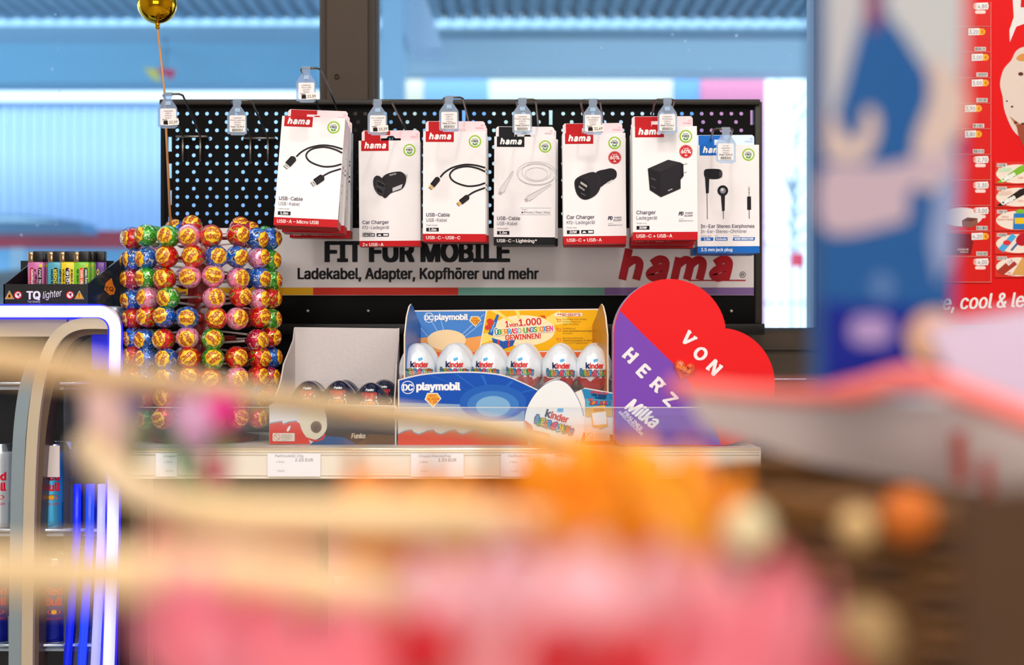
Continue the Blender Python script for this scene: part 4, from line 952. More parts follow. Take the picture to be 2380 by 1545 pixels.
for s, xx in ((1, 940), (-1, 1413)):
    a = P(xx, 0, 2.12).x; pts = [(2.103, P(0, 905, 2.1).z), (2.103, P(0, 780, 2.12).z), (2.12, P(0, 735, 2.12).z), (2.14, P(0, 712, 2.14).z), (2.155, P(0, 706, 2.15).z), (2.17, P(0, 712, 2.16).z), (2.2, P(0, 735, 2.2).z), (2.235, P(0, 755, 2.235).z), (2.235, zsh), (2.103, zsh)]
    dx = .009 * s
    vs = []; n = len(pts); fs = []
    for (yy, zz) in pts: vs.append((a + dx * (yy - 2.10) / .13 * 1.6, yy, zz))
    for (yy, zz) in pts: vs.append((a + dx * (yy - 2.10) / .13 * 1.6 + s * .002, yy, zz))
    mb = MB(); inside = M('#2a62b4' if s > 0 else '#d89028', .4)
    mb.add(vs, [tuple(range(n)), tuple(range(2 * n - 1, n - 1, -1))], inside); mb.add(vs, [(i, (i + 1) % n, n + (i + 1) % n, n + i) for i in range(n)], card)
    mb.build('side_wing', kd)
MB().box((P(936, 0, 2.12).x, 2.106, eggz - .006), (P(1414, 0, 2.12).x, 2.232, eggz - .003), M('#e8e0d8', .5)).build('egg_tray', kd)
clr = clear_mat('clear_blister', '#ffffff', .04, '#f0f0f0', .02)
MB().box((P(927, 0, 2.104).x, 2.1035, zsh), (P(1427, 0, 2.104).x, 2.1045, P(0, 862, 2.104).z), clr).build('clear_insert', kd)
# left display box (mostly empty)
fd = thing('chocolate_egg_box', 'open carton with plain white back and dark domed eggs inside', 'display box', P(775, 1034, DYf))
MB().prism(pxz([(683, 1034), (683, 790), (684, 760), (928, 763), (928, 1034)], 2.235), 2.235, 2.2385, M('#d6cdca', .8, bump=.3, nscale=150), M('#b8a890', .8)).build('back_panel', fd)
mb = MB(); a = P(666, 0, 2.14).x
pts = [(2.105, P(0, 925, 2.1).z), (2.105, zsh), (2.235, zsh), (2.235, P(0, 762, 2.235).z), (2.225, P(0, 790, 2.225).z), (2.19, P(0, 820, 2.19).z), (2.16, P(0, 845, 2.16).z), (2.14, P(0, 885, 2.14).z)]
for s, aa, bb in ((1, P(637, 0, 2.1).x, P(683, 0, 2.235).x), (-1, P(918, 0, 2.1).x, P(928, 0, 2.235).x)):
    vs = [(aa + (bb - aa) * (y - 2.105) / .13, y, z) for y, z in pts] + [(aa + (bb - aa) * (y - 2.105) / .13 + s * .002, y, z) for y, z in pts]; n = len(pts)
    MB().add(vs, [tuple(range(n)), tuple(range(2 * n - 1, n - 1, -1))] + [(i, (i + 1) % n, n + (i + 1) % n, n + i) for i in range(n)], M('#cfc3bb', .8)).build('side_flap', fd)
MB().prism(pxz([(626, 1032), (626, 942), (640, 934), (922, 942), (921, 1034)], DYf), DYf, DYf + .0025, M('#e6e2e0', .45), card).build('front_panel', fd)
A = Art(.4)
A.poly([(752, 943), (918, 945), (918, 1033), (735, 1033), (752, 1010), (760, 975)], '#3a2a24', 1); A.poly([(720, 1033), (745, 1012), (800, 1016), (830, 1033)], '#14508c', 2); A.poly([(830, 1033), (860, 1008), (918, 1012), (918, 1033)], '#6c4420', 2)
A.poly([(626.5, 1031.5), (626.5, 985), (645, 982), (655, 980), (658, 987), (672, 982), (690, 980), (700, 986), (712, 1010), (722, 1031.5)], '#e02c14', 2); A.line([(626.5, 983), (645, 980), (655, 978), (658, 985), (672, 980), (690, 978)], 2, '#8f98a8', 3)
A.poly([(666, 1000), (670, 992), (676, 988), (674, 998), (669, 1003)], '#e6ecf0', 4)
A.poly(smooth([(700, 955), (740, 950), (758, 975), (758, 1000), (738, 1020), (715, 1018), (700, 995), (696, 970)], 4, True), '#e8dcc0', 3); A.ell(735, 992, 13, 14, '#7a5a40', 4); A.ell(735, 992, 9, 10, '#5a4030', 5); A.poly(smooth([(712, 1016), (740, 1022), (756, 1006), (752, 1020), (730, 1026)], 3, True), '#d8281c', 4)
A.text('STRANGER', 815, 967, 9, '#c84a30', 46, al='c', bold=.03, l=3); A.text('THINGS', 832, 977, 10, '#c84a30', 42, al='c', bold=.03, l=3); A.text('Funko', 817, 1018, 11, '#e0ccb0', 32, bold=.05, sh=.2, l=3)
warn(A, 634, 1006, .9)
A.build('front_print', fd, at_plane(DYf))
MB().box((P(640, 0, 2.12).x, 2.106, P(0, 985, 2.1).z), (P(915, 0, 2.12).x, 2.232, P(0, 982, 2.1).z), M('#d8cec6', .6)).build('egg_tray', fd)
dkf = foil('foil_night', '#0c1838', ['#050814', '#12306c', '#0a0f24', '#1a2c50'], 25, .3, .15, .1)
dorange = M('#d84a1a', .2, .2, coat=.6)
fe = thing('dark_domed_egg', '', 'egg', (0, 0, 0), 'dark eggs in the white-backed carton')
def dmf(a, z): return dorange if (z < .052 - .016 * abs(math.sin((a - .4) * 1.0)) and (a > 4.9 or a < .25)) else (white_foil if z < .03 + .004 * math.sin(6 * a) else dkf)
MB().lathe(egg_prof(.030, .074, 36), (0, 0, 0), dkf, 60, matf=dmf).build('egg_shell', fe)
A = Art(.3); 
ka = K(2.15)
A.text('Funko', 0, -24, 5, '#f0f0f2', 18, al='c', bold=.05, sh=.2, l=1); A.text('STRANGER', 0, -13.5, 7, '#e0342a', 34, al='c', bold=.03, l=1); A.text('THINGS', 0, -6.5, 6.5, '#e0342a', 26, al='c', bold=.03, l=1)
A.poly(smooth([(-21, 10), (-18, 0), (-8, -2), (0, -6), (8, -2), (18, 0), (22, 8), (14, 14), (0, 16), (-14, 14)], 4, True), '#f0ece4', 1); A.text('101', 0, 11, 11, '#e8a020', 26, al='c', bold=.08, l=2)
A.it = [([(u * ka, v * ka) for u, v in vs], fs, c, l) for vs, fs, c, l in A.it]
fm3_ = egg_map(.030, .074)
def fm3(u, v, l): return fm3_(u, .046 - v, l)
fm3.local = True
A.build('egg_print', fe, fm3)
for i, (u, v, Y, lab) in enumerate(((718, 884, 2.15, 'dark egg at the left in the white-backed carton'), (789, 883, 2.15, 'dark egg in the middle of the white-backed carton'), (862, 888, 2.14, 'dark egg at the right front in the white-backed carton'), (893, 881, 2.20, 'dark egg half hidden at the right rear of the carton'), (802, 882, 2.205, 'dark egg just behind the middle one in the carton'), (726, 884, 2.205, 'dark egg just behind the left one in the carton'))):
    o = fe if i == 0 else copy_tree(fe); o.location = P(u, v, Y) - Vector((0, 0, .074)); o['label'] = lab

t = thing('chocolate_bar_box', 'small red and white chocolate box on the shelf right of the heart box', 'box', P(1720, 1036, 2.16))
MB().box((P(1690, 0, 2.14).x, 2.14, zsh), (P(1752, 0, 2.14).x, 2.2, P(0, 990, 2.14).z), M('#c82418', .5), .001).build('box_body', t)
MB().box((P(1692, 0, 2.14).x, 2.139, P(0, 1008, 2.14).z), (P(1750, 0, 2.14).x, 2.141, P(0, 992, 2.14).z), M('#e8e0dc', .5)).build('white_band', t)
# ------------------------------------------------------------------ heart box
hb = thing('heart_praline_box', 'large tilted red and purple heart-shaped praline box resting on the shelf', 'box', P(1600, 1036, 2.09))
HY = 2.075
def arc(cx, cy, rx, ry, a0, a1, n=26): return [(cx + rx * math.cos(math.radians(a0 + (a1 - a0) * i / n)), cy + ry * math.sin(math.radians(a0 + (a1 - a0) * i / n))) for i in range(n + 1)]
hp_ = [(1440, 1036), (1427, 1022), (1426, 900)] + arc(1557, 779, 131, 131, 182, 352) + arc(1674, 893, 127, 131, -86, 40) + arc(1665, 905, 131, 131, 44, 92, 8)
hp_ = [(a, min(b, 1036)) for a, b in hp_]
MB().prism(pxz(hp_, HY), HY, HY + .042, M('#e60008', .4, spec=.25), M('#c4b2e6', .35)).build('heart_body', hb)
A = Art(.28)
pur = [(1442, 1034), (1429, 1021), (1428, 900)] + arc(1557, 779, 129, 129, 182, 206, 8) + [(1500, 782), (1560, 840), (1600, 885), (1650, 960), (1676, 1034)]
A.poly(pur, '#7a48b4', 1)
A.it = A.it
def serif(s, x, y, sz, rot=45): 
    A.text(s, x, y, sz, '#f2ecee', None, bold=.055, rot=rot, al='c', l=3)
    # slab ends
for s, x, y in (('V', 1590, 797), ('O', 1618, 832), ('N', 1650, 864)): serif(s, x, y, 29)
for s, x, y in (('H', 1455, 836), ('E', 1485, 872), ('R', 1518, 904), ('Z', 1548, 938)): serif(s, x, y, 29)
def slab(x, y, w=10, rot=45, dy=0):
    t = math.radians(rot); ca, sa = math.cos(t), math.sin(t); A.poly([(x + u * ca - (v + dy) * sa, y + u * sa + (v + dy) * ca) for u, v in ((-w / 2, -2), (w / 2, -2), (w / 2, 2), (-w / 2, 2))], '#f2ecee', 4)
for x, y in ((1455, 836), (1518, 904), (1650, 864)):
    for dx in (-8.5, 8.5):
        t = math.radians(45); 
        for dy in (-1.5, -27.5): slab(x + dx * .707, y + dx * .707, 10, 45, dy)
for dx in (-9.5, 9.5): slab(1590 + dx * .707, 797 + dx * .707, 10, 45, -27.5)
A.text('Milka', 1452, 948, 30, '#f4eef2', 82, bold=.05, sh=.25, rot=36, l=3)
A.text('PRALINES', 1449, 960, 8, '#efe6f4', 56, bold=.04, rot=45, l=3); A.text('HASELNUSSCRÈME', 1437, 959, 7, '#efe6f4', 76, bold=.03, rot=45, l=3)
A.build('heart_print', hb, at_plane(HY))
mb = MB(); hc = P(1589, 858, HY)
def heart2(s, rot, n=40):
    out = []
    for i in range(n):
        t = 2 * PI * i / n; x = 16 * math.sin(t) ** 3; y = 13 * math.cos(t) - 5 * math.cos(2 * t) - 2 * math.cos(3 * t) - math.cos(4 * t)
        out.append(Vector((x * math.cos(rot) - y * math.sin(rot), x * math.sin(rot) + y * math.cos(rot))) * s)
    return out
L0 = [heart2(sc * K(HY) * 1.62, math.radians(-18)) for sc in (1.0, 1.0, .93, .75, .4)]
hts = (0, -.004, -.0075, -.0095, -.0102)
vs = []; 
for L_, h_ in zip(L0, hts): vs += [(hc.x + q.x, HY + h_, hc.z + q.y) for q in L_]
n = 40; fs = [(i * n + j, (i + 1) * n + j, (i + 1) * n + (j + 1) % n, i * n + (j + 1) % n) for i in range(4) for j in range(n)] + [tuple(4 * n + j for j in range(n))]
mb.add(vs, [f[::-1] for f in fs], M('#d8481c', .25, coat=.4), True); ch_ = mb.build('chocolate_heart', hb)
A = Art(); A.text('Milka', 1571, 853, 10, '#f0823c', 34, bold=.06, sh=.2, rot=24, l=2); A.build('heart_lettering', ch_, at_plane(HY - .0102))
pk = thing('pink_foil_sweet', 'crumpled pink foil sweet between the egg display and the heart box', 'sweet', P(1432, 1030, 2.1))
MB().ball(P(1434, 1000, 2.115), .013, foil('foil_rose', '#e890c0', ['#d060a0', '#f4c0dc', '#f8e8f0', '#c05090'], 80), 20, 12, (.7, .6, 1.7), wob=lambda d: .12 * math.sin(8 * d.x + 5 * d.z)).build('foil_body', pk)

# ------------------------------------------------------------------ cooler on the left
cl = thing('drinks_cooler', 'glass-door drinks cooler edged with a glowing blue-white light tube', 'cooler', (P(60, 0, 2.2).x, 2.3, 0))
CYf = 2.12
zt = P(0, 711, CYf).z
XR = P(283, 0, CYf).x
alu = M('#c9b9a2', .35, .7, noise=.05); grey = M('#4b3f3a', .4)
XL = P(-260, 0, CYf).x
MB().box((XL, CYf + .02, zt - .03), (XR - .012, 2.45, zt), M('#b8c4cc', .3, .4), .004).build('top_cover', cl)
MB().box((XL, 2.42, 0), (XR - .012, 2.45, zt - .03), M('#20242c', .5)).build('back_panel', cl)
MB().box((XR - .02, CYf + .02, 0), (XR - .008, 2.45, zt - .03), M('#1a2c4c', .25)).build('side_panel', cl)
def outline_tube(inset, y, r, m, name, top=724, right=268, bottom=1620):
    p = [P(-260, top + inset, y)] + [P(right - 42 - inset + 42 * math.sin(t) * 1.0, top + inset + 42 - 42 * math.cos(t), y) for t in [PI / 2 * i / 10 for i in range(11)]] + [P(right - inset - 2, 900, y), P(right - inset - 6, 1250, y), P(right - inset - 18, bottom, y)]
    MB().tube(p, r, m, 14).build(name, cl)
outline_tube(0, CYf - .004, .0085, M('#c2c4ff', .3, emit=1.1), 'light_tube')
outline_tube(0, CYf + .006, .0115, M('#2428ff', .3, emit=1.0), 'blue_light_diffuser')
outline_tube(-11, CYf + .0, .0022, M('#b8a8a8', .3, .5), 'trim_strip')
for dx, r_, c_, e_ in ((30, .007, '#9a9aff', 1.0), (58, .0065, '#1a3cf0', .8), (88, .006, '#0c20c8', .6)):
    MB().tube([P(268 - dx, 1125, CYf + .03), P(266 - dx, 1250, CYf + .03), P(252 - dx - dx * .15, 1620, CYf + .03)], r_, M(c_, .3, emit=e_), 12).build('light_tube_reflection', cl)  # reflections of the light tube in the side glass, built as glowing tubes
MB().box((P(200, 0, CYf).x, CYf + .028, P(0, 860, CYf).z), (P(254, 0, CYf).x, CYf + .034, P(0, 770, CYf).z), M('#1a1cc8', .3, emit=.35)).build('blue_corner_glow', cl)  # blue glow put into the corner by a weakly emitting panel
# bent aluminium frame with a rounded shoulder
def ribbon(c, w0, y0, y1, m, name, par):
    c = [Vector(p) for p in smooth(c, 6)]; Lp, Rp = [], []
    for i in range(len(c)):
        a = c[max(0, i - 1)]; b = c[min(len(c) - 1, i + 1)]; d = (b - a).normalized(); q = Vector((-d.y, d.x)) * w0 / 2; Lp.append(tuple(c[i] + q)); Rp.append(tuple(c[i] - q))
    MB().prism(pxz(Lp + Rp[::-1], y0), y0, y1, m).build(name, par)
ribbon([(262, 752), (180, 754), (130, 785), (100, 850), (82, 940), (72, 1060), (66, 1250), (62, 1620)], 26, CYf, CYf + .05, M('#dccbb0', .35, .55), 'door_frame', cl)
ribbon([(262, 768), (190, 772), (150, 805), (124, 870), (104, 960), (92, 1080), (84, 1260), (80, 1620)], 18, CYf + .01, CYf + .05, M('#6a5648', .35, .5), 'door_frame_inner', cl)
ribbon([(80, 840), (60, 900), (48, 980), (42, 1080), (38, 1250), (34, 1620)], 30, CYf + .004, CYf + .05, M('#9fb0ba', .35, .6), 'door_frame_outer', cl)
MB().box((XL, CYf + .01, P(0, 782, CYf).z), (P(150, 0, CYf).x, CYf + .03, P(0, 742, CYf).z), M('#c8b8a4', .35, .4)).build('header_strip', cl)
MB().box((P(130, 0, CYf).x, CYf + .036, 0), (P(262, 0, CYf).x, CYf + .04, P(0, 770, CYf).z), clear_mat('cooler_glass', '#c8d4f0', .08, '#303a58', .16)).build('side_glass', cl)
for z in (P(0, 1242, 2.15).z, P(0, 1510, 2.15).z, P(0, 900, 2.15).z):
    sf = MB(); sf.box((XL, 2.16, z - .004), (XR - .03, 2.40, z), M('#aebfd0', .3, .5)); sf.build('cooler_shelf', cl)
    MB().tube([(XL, 2.155, z + .006), (XR - .03, 2.155, z + .006)], .0025, M('#c8d8e8', .2, .8), 8).build('shelf_wire', cl)
def can(label, c1, c2, kind):
    t = thing('drink_can', label, 'can', (0, 0, 0), 'cans inside the cooler')
    R_, H_ = .0265, .135; pr_ = [(0, 0), (R_ * .7, 0), (R_, .008), (R_, H_ - .012), (R_ * .8, H_ - .002), (R_ * .8, H_), (0, H_ - .003)]
    pr_ = [pr_[0], pr_[1], pr_[2]] + [(R_, .008 + (H_ - .02) * i / 12) for i in range(1, 12)] + pr_[3:]
    def mf(a, z):
        if z < .008 or z > H_ - .01: return M('#c8ccd2', .2, .9)
        q = (a / (PI / 2)); k_ = (int(q) + (0 if (q % 1) < (.3 + .4 * z / H_) else 1)) % 2
        return M(c1, .25, .6) if k_ == 0 else M(c2, .25, .6)
    MB().lathe(pr_, (0, 0, 0), M(c1, .25, .6), 32, matf=mf).build('can_body', t)
    A = Art(.3); A.text('Red', 0, -.010, .012, '#e01434', .024, bold=.05, al='c', l=1); A.text('Bull', 0, .006, .012, '#e01434', .024, bold=.05, al='c', l=1); A.ell(0, .016, .010, .004, '#e02020', 1); A.ell(0, .016, .004, .0035, '#f2b018', 2); A.text('ENERGY DRINK', 0, .028, .0035, '#c82040', .022, al='c', l=1, res=1)
    def cm(u, v, l): a = u / R_; q = R_ * 1.01 + l * .0002; return Vector((q * math.sin(a), -q * math.cos(a), .07 - v))
    cm.local = True; A.build('can_print', t, cm); return t
silver = can('', '#e8eef6', '#d0dcec', 0); blue_can = can('', '#10209a', '#c4ccd8', 1); sky_can = can('', '#4ab0e0', '#2a88c8', 2)
first = {id(silver): 1, id(blue_can): 1, id(sky_can): 1}
def putcan(p, x, z, Y, lab):
    o = p if first[id(p)] else copy_tree(p); first[id(p)] = 0; o.location = (P(x, 0, Y).x, Y, z + .0005); o['label'] = lab; o.rotation_euler = (0, 0, .25)
za, zb_, zc = P(0, 1242, 2.15).z, P(0, 1510, 2.15).z, P(0, 900, 2.15).z
putcan(silver, -2, za, 2.19, 'silver can at the left edge on the upper cooler shelf'); putcan(blue_can, -2, zb_, 2.19, 'blue and silver can at the left edge on the lower cooler shelf')
putcan(sky_can, 122, za, 2.19, 'light blue can just right of the cooler door frame'); putcan(sky_can, 158, za, 2.25, 'light blue can behind and right of the first light blue one'); putcan(sky_can, 192, za, 2.31, 'light blue can furthest back on the upper cooler shelf')
putcan(blue_can, 128, zb_, 2.19, 'blue can just right of the door frame on the lower cooler shelf'); putcan(blue_can, 162, zb_, 2.25, 'blue can in the middle behind the cooler side glass'); putcan(blue_can, 196, zb_, 2.31, 'blue can furthest back on the lower cooler shelf')
# reflection of the shelf price rail in the cooler glass, added as a card
t = thing('price_rail_reflection', 'pale reflection of the shelf price rail in the cooler glass above the light blue cans', 'label', P(110, 1060, 2.16))
MB().box((P(96, 0, 2.155).x, 2.152, P(0, 1108, 2.155).z), (P(140, 0, 2.155).x, 2.1535, P(0, 1035, 2.155).z), M('#d8ccc4', .5)).build('reflection_card', t)
# lighter display
ld = thing('lighter_display_box', 'black cardboard display box of lighters on top of the cooler', 'display box', P(130, 706, 2.14))
LYf = 2.14; b1 = M('#0c0b0d', .35, coat=.3)
zf = P(0, 706, LYf).z
zt2 = max(zf, zt)
def lz(v): return P(0, v, LYf).z
xa, xb = P(8, 0, LYf).x, P(201, 0, LYf).x
D = .075
MB().box((xa, LYf, zt), (xb, LYf + .002, lz(660)), b1).build('front_panel', ld)
MB().box((xa, LYf + D, zt), (xb + .02, LYf + D + .002, lz(600)), b1).build('back_panel', ld)
MB().box((xa, LYf + .002, zt), (xb, LYf + D, zt + .003), b1).build('floor_panel', ld)
for s, X0, X1, Xb, nm in ((0, xa, xa + .002, 0, 'side_panel'), (1, xb, xb + .002, 0, 'side_panel')):
    dx = .0 if s == 0 else .0
    top = lz(607) if s == 0 else lz(585)
    # right side flares outward so that its face shows
    fl_ = 0.042 if s else .038
    vs = [(X0, LYf, zt), (X0, LYf, lz(660)), (X0 + fl_, LYf + D, lz(578)), (X0 + fl_, LYf + D, zt)]; vs += [(a + .002, b, c_) for a, b, c_ in vs]
    MB().add(vs, [(0, 1, 2, 3), (7, 6, 5, 4), (0, 4, 5, 1), (1, 5, 6, 2), (2, 6, 7, 3), (3, 7, 4, 0)], b1 if s == 0 else M('#1a2632', .22, coat=.5)).build(nm, ld)  # right side has a blue-black sheen put into its colour
A = Art(.4)
def warn_tri(x): 
    A.poly([(x - 11, 695), (x, 675), (x + 11, 695)], '#e8e0d0', 1); A.poly([(x - 9.6, 694.2), (x, 676.8), (x + 9.6, 694.2)], '#17110c', 2); A.poly([(x - 8.4, 693.4), (x, 678.6), (x + 8.4, 693.4)], '#f0a41c', 3)
def no_sign(x):
    A.ell(x, 685.5, 9.3, 9.3, '#d8201c', 1); A.ell(x, 685.5, 7, 7, '#efe8e4', 2); A.ell(x + 1, 684, 2.5, 3.6, '#4a4444', 3, rot=.5); A.line([(x - 5.6, 680), (x + 5.6, 691)], 1.6, '#d8201c', 4)
warn_tri(22); no_sign(42); no_sign(163); warn_tri(184.5); A.poly([(19.5, 691), (20, 686), (22.5, 683), (25, 687), (24.6, 691)], '#17110c', 4); A.rect(183.7, 681.5, 185.3, 688, '#17110c', 4); A.rect(183.7, 689.5, 185.3, 691.3, '#17110c', 4)
A.text('TQ', 63, 695, 18, '#efe8e6', 30, bold=.06, l=2); A.text('Top Quality', 64, 703, 5, '#d8d0ce', 30, l=2, res=1); A.text('lighter', 100, 694, 16, '#efe8e6', 46, sh=.35, rot=-8, l=2)
A.build('front_print', ld, at_plane(LYf))
vs0 = Vector((xb + .002, LYf, 0)); dxs = .042 / D; Ls = math.hypot(.042, D); ud = Vector((.042, D, 0)).normalized(); nd = Vector((D, -.042, 0)).normalized()
def sidef(u, v, l): q = vs0 + ud * u + nd * (.0004 + l * EPS); return Vector((q.x, q.y, lz(v)))
A = Art(.4); A.poly([(Ls * .52, 684), (Ls * .38, 672), (Ls * .42, 655), (Ls * .56, 643), (Ls * .60, 658), (Ls * .66, 670), (Ls * .62, 682)], '#e07a24', 1); A.text('TQ', Ls * .40, 674, 9, '#3a1c10', Ls * .2, bold=.05, l=2)
# mirror orientation fix for metre/pixel mix
A.build('side_print', ld, sidef)
LI = [(85, '#c468a0', 'pink', ['#b01830', None, '#1a1418'], ['beitsplatz', 'icher.*', 'will ihn!']), (131, '#4aa0b4', 'turquoise', [None, '#1a1420', None], ['che keinen', '.FINGER', 'auf den Augen']), (158, '#e8cc14', 'yellow', [None, '#2a1838', None], ['so einfach', 'ngle,', 'jahr scheiße ist']), (191, '#7cc02c', 'green', [None, '#e85018', '#17141c'], ['an nicht die', 'alten kann,', 'Ahnung haben']), (228, '#6a3494', 'purple', [None, None, None], ['N BIN.', 'ero', ''])]
def lighter(x, Y, colr, name, bars, tx, lab, ztop=584):
    w = .0245; H_ = .079; base = P(x, 0, Y).x; z0 = P(0, ztop, Y).z - H_
    t = thing('cigarette_lighter', lab, 'lighter', (base, Y, z0), 'lighters in the black display')
    MB().box((base - w / 2, Y - .006, z0), (base + w / 2, Y + .006, z0 + H_ * .80), M(colr, .25, coat=.4), .003).build('lighter_body', t)
    MB().box((base - w / 2 + .0005, Y - .0062, z0 + H_ * .78), (base - .001 - w * .08, Y + .0055, z0 + H_ * .99), M('#b89c78', .18, .95), .002).build('metal_hood', t)
    MB().box((base - .0015 - w * .08, Y - .0055, z0 + H_ * .80), (base + w / 2 - .0005, Y + .0055, z0 + H_), M('#0d0b0c', .35), .001).build('thumb_lever', t)
    A = Art(.35); k_ = K(Y)
    for i in range(3):
        uu = (-11 + i * 9.5)
        if bars[i]: A.rrect(uu - 1, 18, uu + 7.5, 76, 3, bars[i], 1)
        if tx[i]: A.text(tx[i], uu + 6, 74, 5.2 if i != 1 else 6.5, '#f2e84a' if (bars[i] == '#1a1420' or name in 'purple') else ('#f0ece8' if bars[i] else '#241c2c'), 52, rot=-90, bold=.04, sh=.1 if i != 1 else 0, l=2)
    if name in ('pink', 'green'): A.ell(13, 12, 4, 4, '#d8d030', 1)
    def lf(u, v, l): return Vector((base + u * k_, Y - .0062 - l * EPS, z0 + H_ * .8 - v * k_ * .8))
    A.build('lighter_print', t, lf)
for x, c_, nm, br, tx in LI: lighter(x, 2.158 if x < 220 else 2.188, c_, nm, br, tx, nm + ' lighter with printed words in the front row of the black box')
for x, c_, nm in ((97, '#b85c94', 'pink'), (203, '#74b428', 'green'), (106, '#ae548c', 'darker pink')):
    lighter(x, 2.174 if nm != 'darker pink' else 2.19, c_, nm, [None] * 3, [''] * 3, nm + ' lighter behind the front row in the black box')

# ------------------------------------------------------------------ ice cream poster on the right
po = thing('ice_cream_poster', 'large red ice cream price poster on the wall right of the window', 'poster', P(2300, 760, 2.42))
PY = 2.42; redP = M('#dc0404', .5, spec=.2)
MB().box((P(2130, 0, PY).x, PY, P(0, 757, PY).z), (P(2700, 0, PY).x, PY + .012, P(0, -420, PY).z), redP).build('poster_board', po)
MB().box((P(2130, 0, PY).x, PY - .006, P(0, 770, PY).z), (P(2700, 0, PY).x, PY + .014, P(0, 756, PY).z), M('#aeb4bc', .3, .7)).build('bottom_rail', po)
A = Art(.35)
A.text('ice, cool & lekker', 2160, 721, 34, '#ece8e4', 300, bold=.03, sh=.25, rot=-2, l=2)
A.poly([(2343, -60), (2354, 2), (2356, 40), (2346, 70), (2347, 98), (2362, 62), (2400, 48), (2420, -60)], '#e4e0de', 1)
A.poly([(2376, -60), (2372, 17), (2420, 17), (2420, -60)], '#d01010', 2)
A.poly(smooth([(2350, 140), (2362, 118), (2385, 108), (2430, 112), (2460, 160), (2460, 260), (2440, 330), (2400, 330), (2360, 310), (2336, 262), (2330, 225), (2324, 195), (2332, 162)], 4, True), '#ddccc0', 2)
A.poly(smooth([(2362, 135), (2375, 125), (2395, 130), (2390, 140), (2370, 142)], 4, True), '#d8924a', 3)
for (x, y, r_) in ((2372, 172, 6), (2352, 248, 3), (2340, 235, 2.5), (2378, 290, 7), (2360, 285, 4), (2390, 210, 5)): A.ell(x, y, r_, r_ * .7, '#5a2c20', 4)
A.poly([(2346, 270), (2366, 300), (2390, 330), (2420, 400), (2440, 400), (2440, 300), (2400, 310)], '#b8704a', 3)
A.poly([(2362, 290), (2366, 312), (2380, 345), (2440, 345), (2440, 290)], '#9a4a34', 4)
A.build('poster_print', po, at_plane(PY))
prices = [('4,80', 1), ('3,20', 0), ('3,00', 0), ('3,00', 0), ('3,90', 0), ('3,80', 0), ('2,70', 1), ('2,30', 1), ('3,00', 2), ('4,20', 0), ('4,00', 1)]
for i, (p_, ty_) in enumerate(prices):
    y0 = 4 + i * 59.4; y1 = y0 + 57.5
    cd = MB().box((P(2150, 0, PY - .002).x, PY - .003, P(0, y1, PY - .002).z), (P(2303, 0, PY - .002).x, PY - .0005, P(0, y0, PY - .002).z), M('#d4120c', .35, spec=.3)).build('price_panel', po)
    A = Art(.4); dx = -16 if p_ in ('3,90', '3,80') else (-8 if p_ in ('3,20',) else 0)
    A.rrect(2262 + dx, y0 + 3, 2298 + dx, y0 + 18, 7, '#f0b030' if ty_ == 0 else '#f0dcd4', 1); A.text('€', 2288 + dx if ty_ == 0 else 2262, y0 + 15, 9, '#d04a18', None, l=2)
    A.poly([(2258 + dx + (12 if ty_ else 0), y0 + 3), (2284 + dx + (12 if ty_ else 0), y0 + 2), (2284 + dx + (12 if ty_ else 0), y0 + 18), (2258 + dx + (12 if ty_ else 0), y0 + 19)], '#efeae8', 3)
    A.text(p_, 2260 + dx + (12 if ty_ else 0), y0 + 15.5, 9, '#4a4446', 22, l=4)
    if ty_: A.rrect(2266, y0 + 20, 2291, y0 + 28, 4, '#f0d4cc', 1)
    if ty_ != 1: A.barcode(2270 + dx * .5, y0 + 47, 2294 + dx * .5, y0 + 54, 3)
    A.line([(2150, y1), (2303, y1)], .9, '#f09a8c', 2); A.line([(2303, y0), (2303, y1)], .9, '#f09a8c', 2)
    if i == 8: A.ell(2235, y0 + 25, 48, 22, '#e8dcd8', 1); A.poly([(2235, y0 + 33), (2248, y0 + 26), (2272, y0 + 28), (2272, y0 + 42), (2256, y0 + 50), (2236, y0 + 46)], '#8a5a48', 2); A.poly([(2235, y0 + 33), (2248, y0 + 26), (2272, y0 + 28), (2258, y0 + 36)], '#6a3c30', 3)
    if i == 9: A.poly([(2150, y0 + 2), (2256, y0 + 5), (2262, y0 + 25), (2256, y0 + 53), (2150, y0 + 55)], '#7a1c1c', 1); A.text('MAGNUM CORE', 2238, y0 + 43, 4, '#e8c8c0', 26, al='c', l=2, res=1, bold=.03); A.text('VANILLA', 2240, y0 + 49, 4, '#e8c8c0', 20, al='c', l=2, res=1, bold=.03)
    A.build('panel_print', cd, at_plane(PY - .003))
